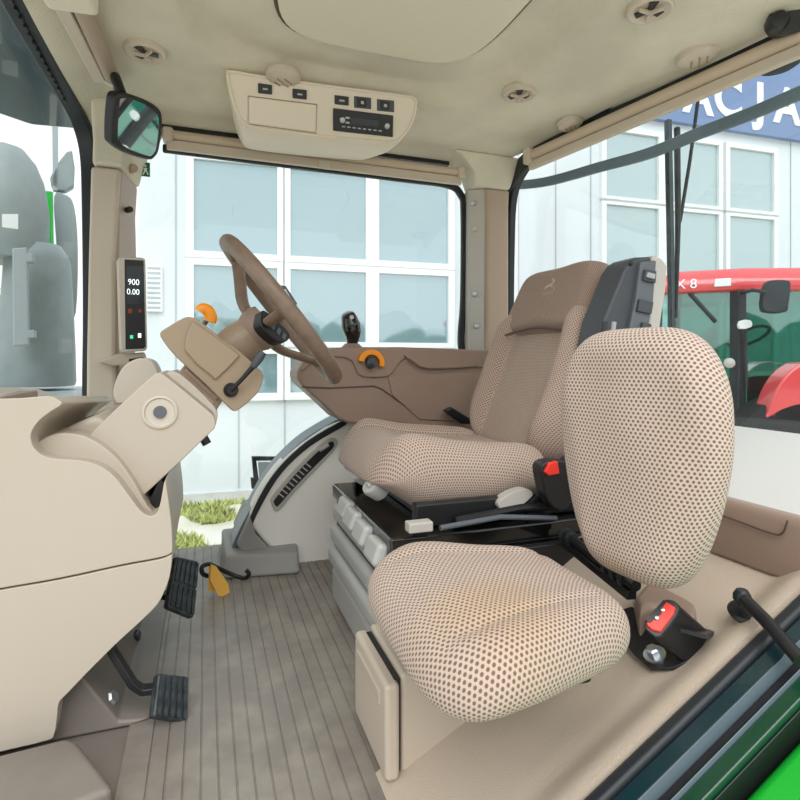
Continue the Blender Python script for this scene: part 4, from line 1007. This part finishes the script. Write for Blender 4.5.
vg = obj('wall_vent', slab(bt(147, 289)[0], bt(163, 289)[0], bt(155, 312)[1], bt(155, 266)[1], .05, 0), M['white'], bld, bev=.01)
bm = NB()
for k in range(9):
    z_ = bt(155, 309 - k * 4.9)[1]; slab(bt(148, 289)[0], bt(161, 289)[0], z_, z_ + .028, .056, .05, bm)
obj('louvre', bm, M['seam'], vg)
# weeds at foot of wall
bm = NB()
for k in range(7000):
    p = V((random.uniform(-1.2, 1.5), random.uniform(6.0, 7.75), GZ)); 
    if noise.noise(V((p.x * 1.3, p.y * 1.3, 0))) < -.08 + (7.0 - p.y) * .12: continue
    h = random.uniform(.03, .12); a = random.uniform(0, 2 * PI); w = random.uniform(.012, .03); l = V((math.cos(a), math.sin(a), 0)); q = V((random.uniform(-.08, .08), random.uniform(-.08, .08), h))
    bm.faces.new([bm.verts.new(p - l * w), bm.verts.new(p + l * w), bm.verts.new(p + q)])
label(obj('weed_patch', bm, M['leaf'], fix=False), 'yellow green weeds growing along the foot of the white wall', 'weeds', kind='stuff')
def bush(name, c, r, lab, m, n=900, cat='bush', kind=None, grp=None):
    bm = NB()
    for k in range(n):
        d = V((random.gauss(0, 1), random.gauss(0, 1), random.gauss(0, 1))).normalized() * random.uniform(.75, 1.0)
        p = V(c) + V((d.x * r[0], d.y * r[1], d.z * r[2])); s = random.uniform(.06, .14) * max(r) * .55
        x = V((random.gauss(0, 1), random.gauss(0, 1), random.gauss(0, 1))).normalized(); y = x.orthogonal().normalized()
        bm.faces.new([bm.verts.new(p - x * s), bm.verts.new(p + y * s * .6), bm.verts.new(p + x * s), bm.verts.new(p - y * s * .6)])
    for f in range(1): bmesh.ops.create_icosphere(bm, subdivisions=2, radius=1, matrix=Matrix.Translation(V(c)) @ Matrix.Diagonal((r[0] * .8, r[1] * .8, r[2] * .8, 1)))
    return label(obj(name, bm, m, fix=False), lab, cat, kind=kind, group=grp)
bush('garden_bush', atS(-8, 330, 14) + V((0, 0, -.2)), (1.2, 1.0, 1.3), 'sunlit yellow green bush beyond the exhaust at the left edge', M['leaf'])
t = thing('parked_car', 'pale car roof and dark windows low at the left edge', 'car', atS(-12, 392, 9))
cc_ = atS(-14, 372, 9)
obj('body', B(cc_ + V((-.8, 0, -.55)), (3.8, 1.7, .7), Matrix.Rotation(.1, 3, 'Z')), M['white'], t, bev=.15)
obj('cabin_glass', B(cc_ + V((-.8, 0, -.1)), (2.4, 1.5, .5), Matrix.Rotation(.1, 3, 'Z'), .8), M['dark'], t, bev=.1)
obj('roof', B(cc_ + V((-.8, 0, .18)), (1.8, 1.2, .07), Matrix.Rotation(.1, 3, 'Z')), M['white'], t, bev=.03)
# tree line standing across the yard (seen mirrored in the building's windows)
bm = NB()
for k in range(34):
    x_ = -40 + k * 2.8 + random.uniform(-.6, .6); hh = random.uniform(2.2, 4.4)
    bmesh.ops.create_icosphere(bm, subdivisions=2, radius=1, matrix=Matrix.Translation((x_, -38 + random.uniform(-1, 1), GZ + hh * .55)) @ Matrix.Diagonal((2.4, 1.8, hh * .8, 1)))
for v in bm.verts: v.co += V((noise.noise(v.co * .8), noise.noise(v.co * .8 + V((5, 0, 0))), noise.noise(v.co * .9 + V((0, 7, 0))))) * .5
label(obj('tree_line', bm, M['leaf2']), 'dark green row of trees across the yard, mirrored in windows', 'trees', kind='stuff')
# ---- red tractor
rt = thing('red_tractor', 'red tractor with teal cab glass parked behind passenger seat', 'tractor', atS(740, 360, 6) * 1 - V((0, 0, CH - GZ)) + V((0, 0, 0)))
rt.location.z = GZ
cA, cB, cD = atS(655, 360, 6.0), atS(738, 360, 5.7), atS(940, 360, 5.6)
wv = ray(760, 360); wv.z = 0; wv = wv.normalized() * 1.6
cA.z = cB.z = cD.z = 0; cE = cD + wv; cG = cA + wv
side = (cD - cB).normalized(); front = (cA - cB).normalized()
def zat(px_s, py): return CH + (HY - py) / F * px_s
zr0 = zat(5.7, 291); zr1 = zat(5.7, 272)
cen5 = (cA + cB + cD + cE + cG) / 5
def foot(k, z): return [cen5 + (p - cen5) * k + V((0, 0, z)) for p in (cA, cB, cD, cE, cG)]
R_ = [foot(k, z) for k, z in ((1.02, zr0 - .01), (1.07, zr0), (1.08, zr0 + .08), (1.05, zr0 + .13), (.85, zr1 + .06))]
bm = NB(); R_ = [[bm.verts.new(p) for p in r_] for r_ in R_]
for a, b in zip(R_, R_[1:]):
    for i in range(5): bm.faces.new((a[i], a[(i + 1) % 5], b[(i + 1) % 5], b[i]))
bm.faces.new(R_[0][::-1]); bm.faces.new(R_[-1])
rf = obj('roof', bm, M['tred'], rt, bev=.03)
nF = UPZ.cross(front).normalized(); 
if nF.dot(CAM - cB) < 0: nF = -nF
pF = (cB + nF * .02, nF)
pf2 = (cen5 + (cB - cen5) * 1.08 + nF * .004, nF)
obj('roof_lamp', pprism([(715, 279), (731, 278), (731, 286), (714, 287)], pf2, .05, .01), M['white'], rf, bev=.008)
nS = UPZ.cross(side).normalized()
if nS.dot(CAM - cB) < 0: nS = -nS
m8 = mtx(onp(686, 284.5, pf2) + nF * .012, -front, UPZ, nF)
text('roof_lettering', 'X 8', .14, m8, M['letter'], rf)
zb_ = zat(6.2, 442)
def post(p, w=.07, nm='cab_post'): return obj(nm, B2((p.x - w / 2, p.y - w / 2, GZ + .9), (p.x + w / 2, p.y + w / 2, zr0)), M['dark'], rt, bev=.01)
for p in (cB, cD, cE, cA, cG): post(p, .11)
def pane_(a, b, nm):
    n_ = UPZ.cross((b - a)).normalized() * .012
    return obj(nm, prism([a + V((0, 0, GZ + 1.0)), b + V((0, 0, GZ + 1.0)), b + V((0, 0, zr0)), a + V((0, 0, zr0))], n_), M['g_trac'], rt)
pane_(cB, cD, 'side_glass'); pane_(cA, cB, 'front_glass'); pane_(cD, cE, 'back_glass'); pane_(cG, cE, 'far_glass')
for a, b, nm in ((cB, cD, 'sill'), (cA, cB, 'sill')):
    m_ = a.lerp(b, .5); obj(nm, sweep([a + V((0, 0, GZ + 1.0)), b + V((0, 0, GZ + 1.0))], rectp(.06, .06)), M['dark'], rt)
obj('chassis', prism([p + V((0, 0, GZ + .35)) for p in foot(1.0, 0)], (0, 0, .62)), M['dark'], rt, bev=.05)
md = cen5 + V((0, 0, 0))
obj('driver_seat', B(md + V((0, 0, zat(6, 400))), (.5, .5, .5)), M['dark'], rt, bev=.08)
obj('steering_wheel', tube([md + front * .0 - side * .35 + V((math.cos(a) * .2, math.sin(a) * .2, zat(6, 335) + math.cos(a) * .12)) for a in [2 * PI * i / 24 for i in range(24)]], .018, closed=True, n=8), M['dark'], rt)
obj('door_bar', tube([onp(689, 292, pF), onp(716, 322, pF)], .02, n=8), M['dark'], rt)
pS = (cB.copy(), nS)
hh_ = obj('grab_rail', tube([onp(741, 330, pS) + nS * .08, onp(742, 385, pS) + nS * .08], .015, n=8), M['dark'], rt)
mp_ = (cB + nS * .45, (nS * .5 + nF).normalized())
mm = obj('wing_mirror', pprism(catmull([(767, 283), (772, 280), (787, 280), (791, 284), (789, 304), (786, 312), (768, 312), (763, 307), (764, 292)], 3), mp_, .12), M['dark'], rt, bev=.02)
obj('mirror_arm', tube([onp(742, 293, pS), onp(752, 290, mp_), onp(766, 292, mp_)], .018, n=8), M['dark'], mm)
obj('mirror_head', pprism(catmull([(740, 321), (751, 320), (752, 327), (740, 329)], 2), (cB + nS * .2, nS), .04), M['white'], rt, bev=.01)
obj('marker_lamp', lathe([(.05, 0), (.05, .04), (.02, .06), (0, .06)], onp(729, 363, (cB + nS * .1, nS)), nF, 20), M['grey_lt'], rt)
pSo = (cB + nS * .45, nS)
fd = catmull([(812, 362), (798, 366), (786, 376), (776, 392), (769, 412), (768, 419), (800, 423), (830, 423), (860, 400), (850, 370)], 3)
obj('fender', pprism(fd, pSo, .25), M['tred'], rt, bev=.04)
wcn = onp(815, 455, pSo)
wh = obj('rear_wheel', lathe([(.4, -.45), (.72, -.45), (.80, -.38), (.80, -.08), (.72, 0), (.4, 0)], V((wcn.x, wcn.y, GZ + .8)), nS, 40), M['tyre'], rt)
obj('rim', lathe([(0, -.2), (.38, -.2), (.41, -.02), (.36, -.04), (.1, -.12), (0, -.12)], V((wcn.x, wcn.y, GZ + .8)), nS, 32), M['exh2'], wh)
hc = cA.lerp(cG, .5) - side * .9
obj('bonnet', B(hc + V((0, 0, GZ + 1.25)), (1.6, .8, .7), Matrix.Rotation(math.atan2(side.y, side.x), 3, 'Z')), M['tred'], rt, bev=.1)
fw = hc - side * .3 + nS * .6
obj('front_wheel', lathe([(.2, -.3), (.5, -.3), (.55, -.25), (.55, -.05), (.5, 0), (.2, 0), (0, -.1)], V((fw.x, fw.y, GZ + .55)), nS, 32), M['tyre'], rt)
# ================================================================ WORLD, CAMERA
w = bpy.data.worlds.new('sky'); bpy.context.scene.world = w; w.use_nodes = True; nt = w.node_tree
bg = nt.nodes['Background']; tc = nt.nodes.new('ShaderNodeTexCoord'); n = nt.nodes.new('ShaderNodeTexNoise'); n.inputs['Scale'].default_value = 2.2; n.inputs['Detail'].default_value = 4
nt.links.new(tc.outputs['Generated'], n.inputs['Vector'])
cr = nt.nodes.new('ShaderNodeValToRGB'); cr.color_ramp.elements[0].color = (.90, .93, .97, 1); cr.color_ramp.elements[1].color = (1, 1, 1, 1); cr.color_ramp.elements[0].position = .35; cr.color_ramp.elements[1].position = .65
nt.links.new(n.outputs['Fac'], cr.inputs[0]); nt.links.new(cr.outputs[0], bg.inputs[0]); bg.inputs[1].default_value = 1.0
sun = bpy.data.objects.new('sun', bpy.data.lights.new('sun', 'SUN')); COL.objects.link(sun); sun.data.energy = 1.8; sun.data.angle = math.radians(50); sun.data.color = (1, 1, 1)
sun.rotation_euler = V((.15, .62, -.78)).to_track_quat('-Z', 'Y').to_euler()
cam = bpy.data.cameras.new('camera'); co = bpy.data.objects.new('camera', cam); COL.objects.link(co); bpy.context.scene.camera = co
co.location = CAM; co.rotation_euler = (PI / 2, 0, -TH); cam.sensor_width = 36; cam.lens = F / 800 * 36; cam.shift_y = -40 / 800; cam.clip_start = .02; cam.clip_end = 300
sc = bpy.context.scene
sc.view_settings.view_transform = 'Standard'; sc.view_settings.look = 'None'; sc.view_settings.gamma = 1; sc.view_settings.exposure = .36
sc.view_settings.use_curve_mapping = False
sc.cycles.max_bounces = 10; sc.cycles.diffuse_bounces = 6; sc.cycles.transparent_max_bounces = 16; sc.cycles.use_denoising = True
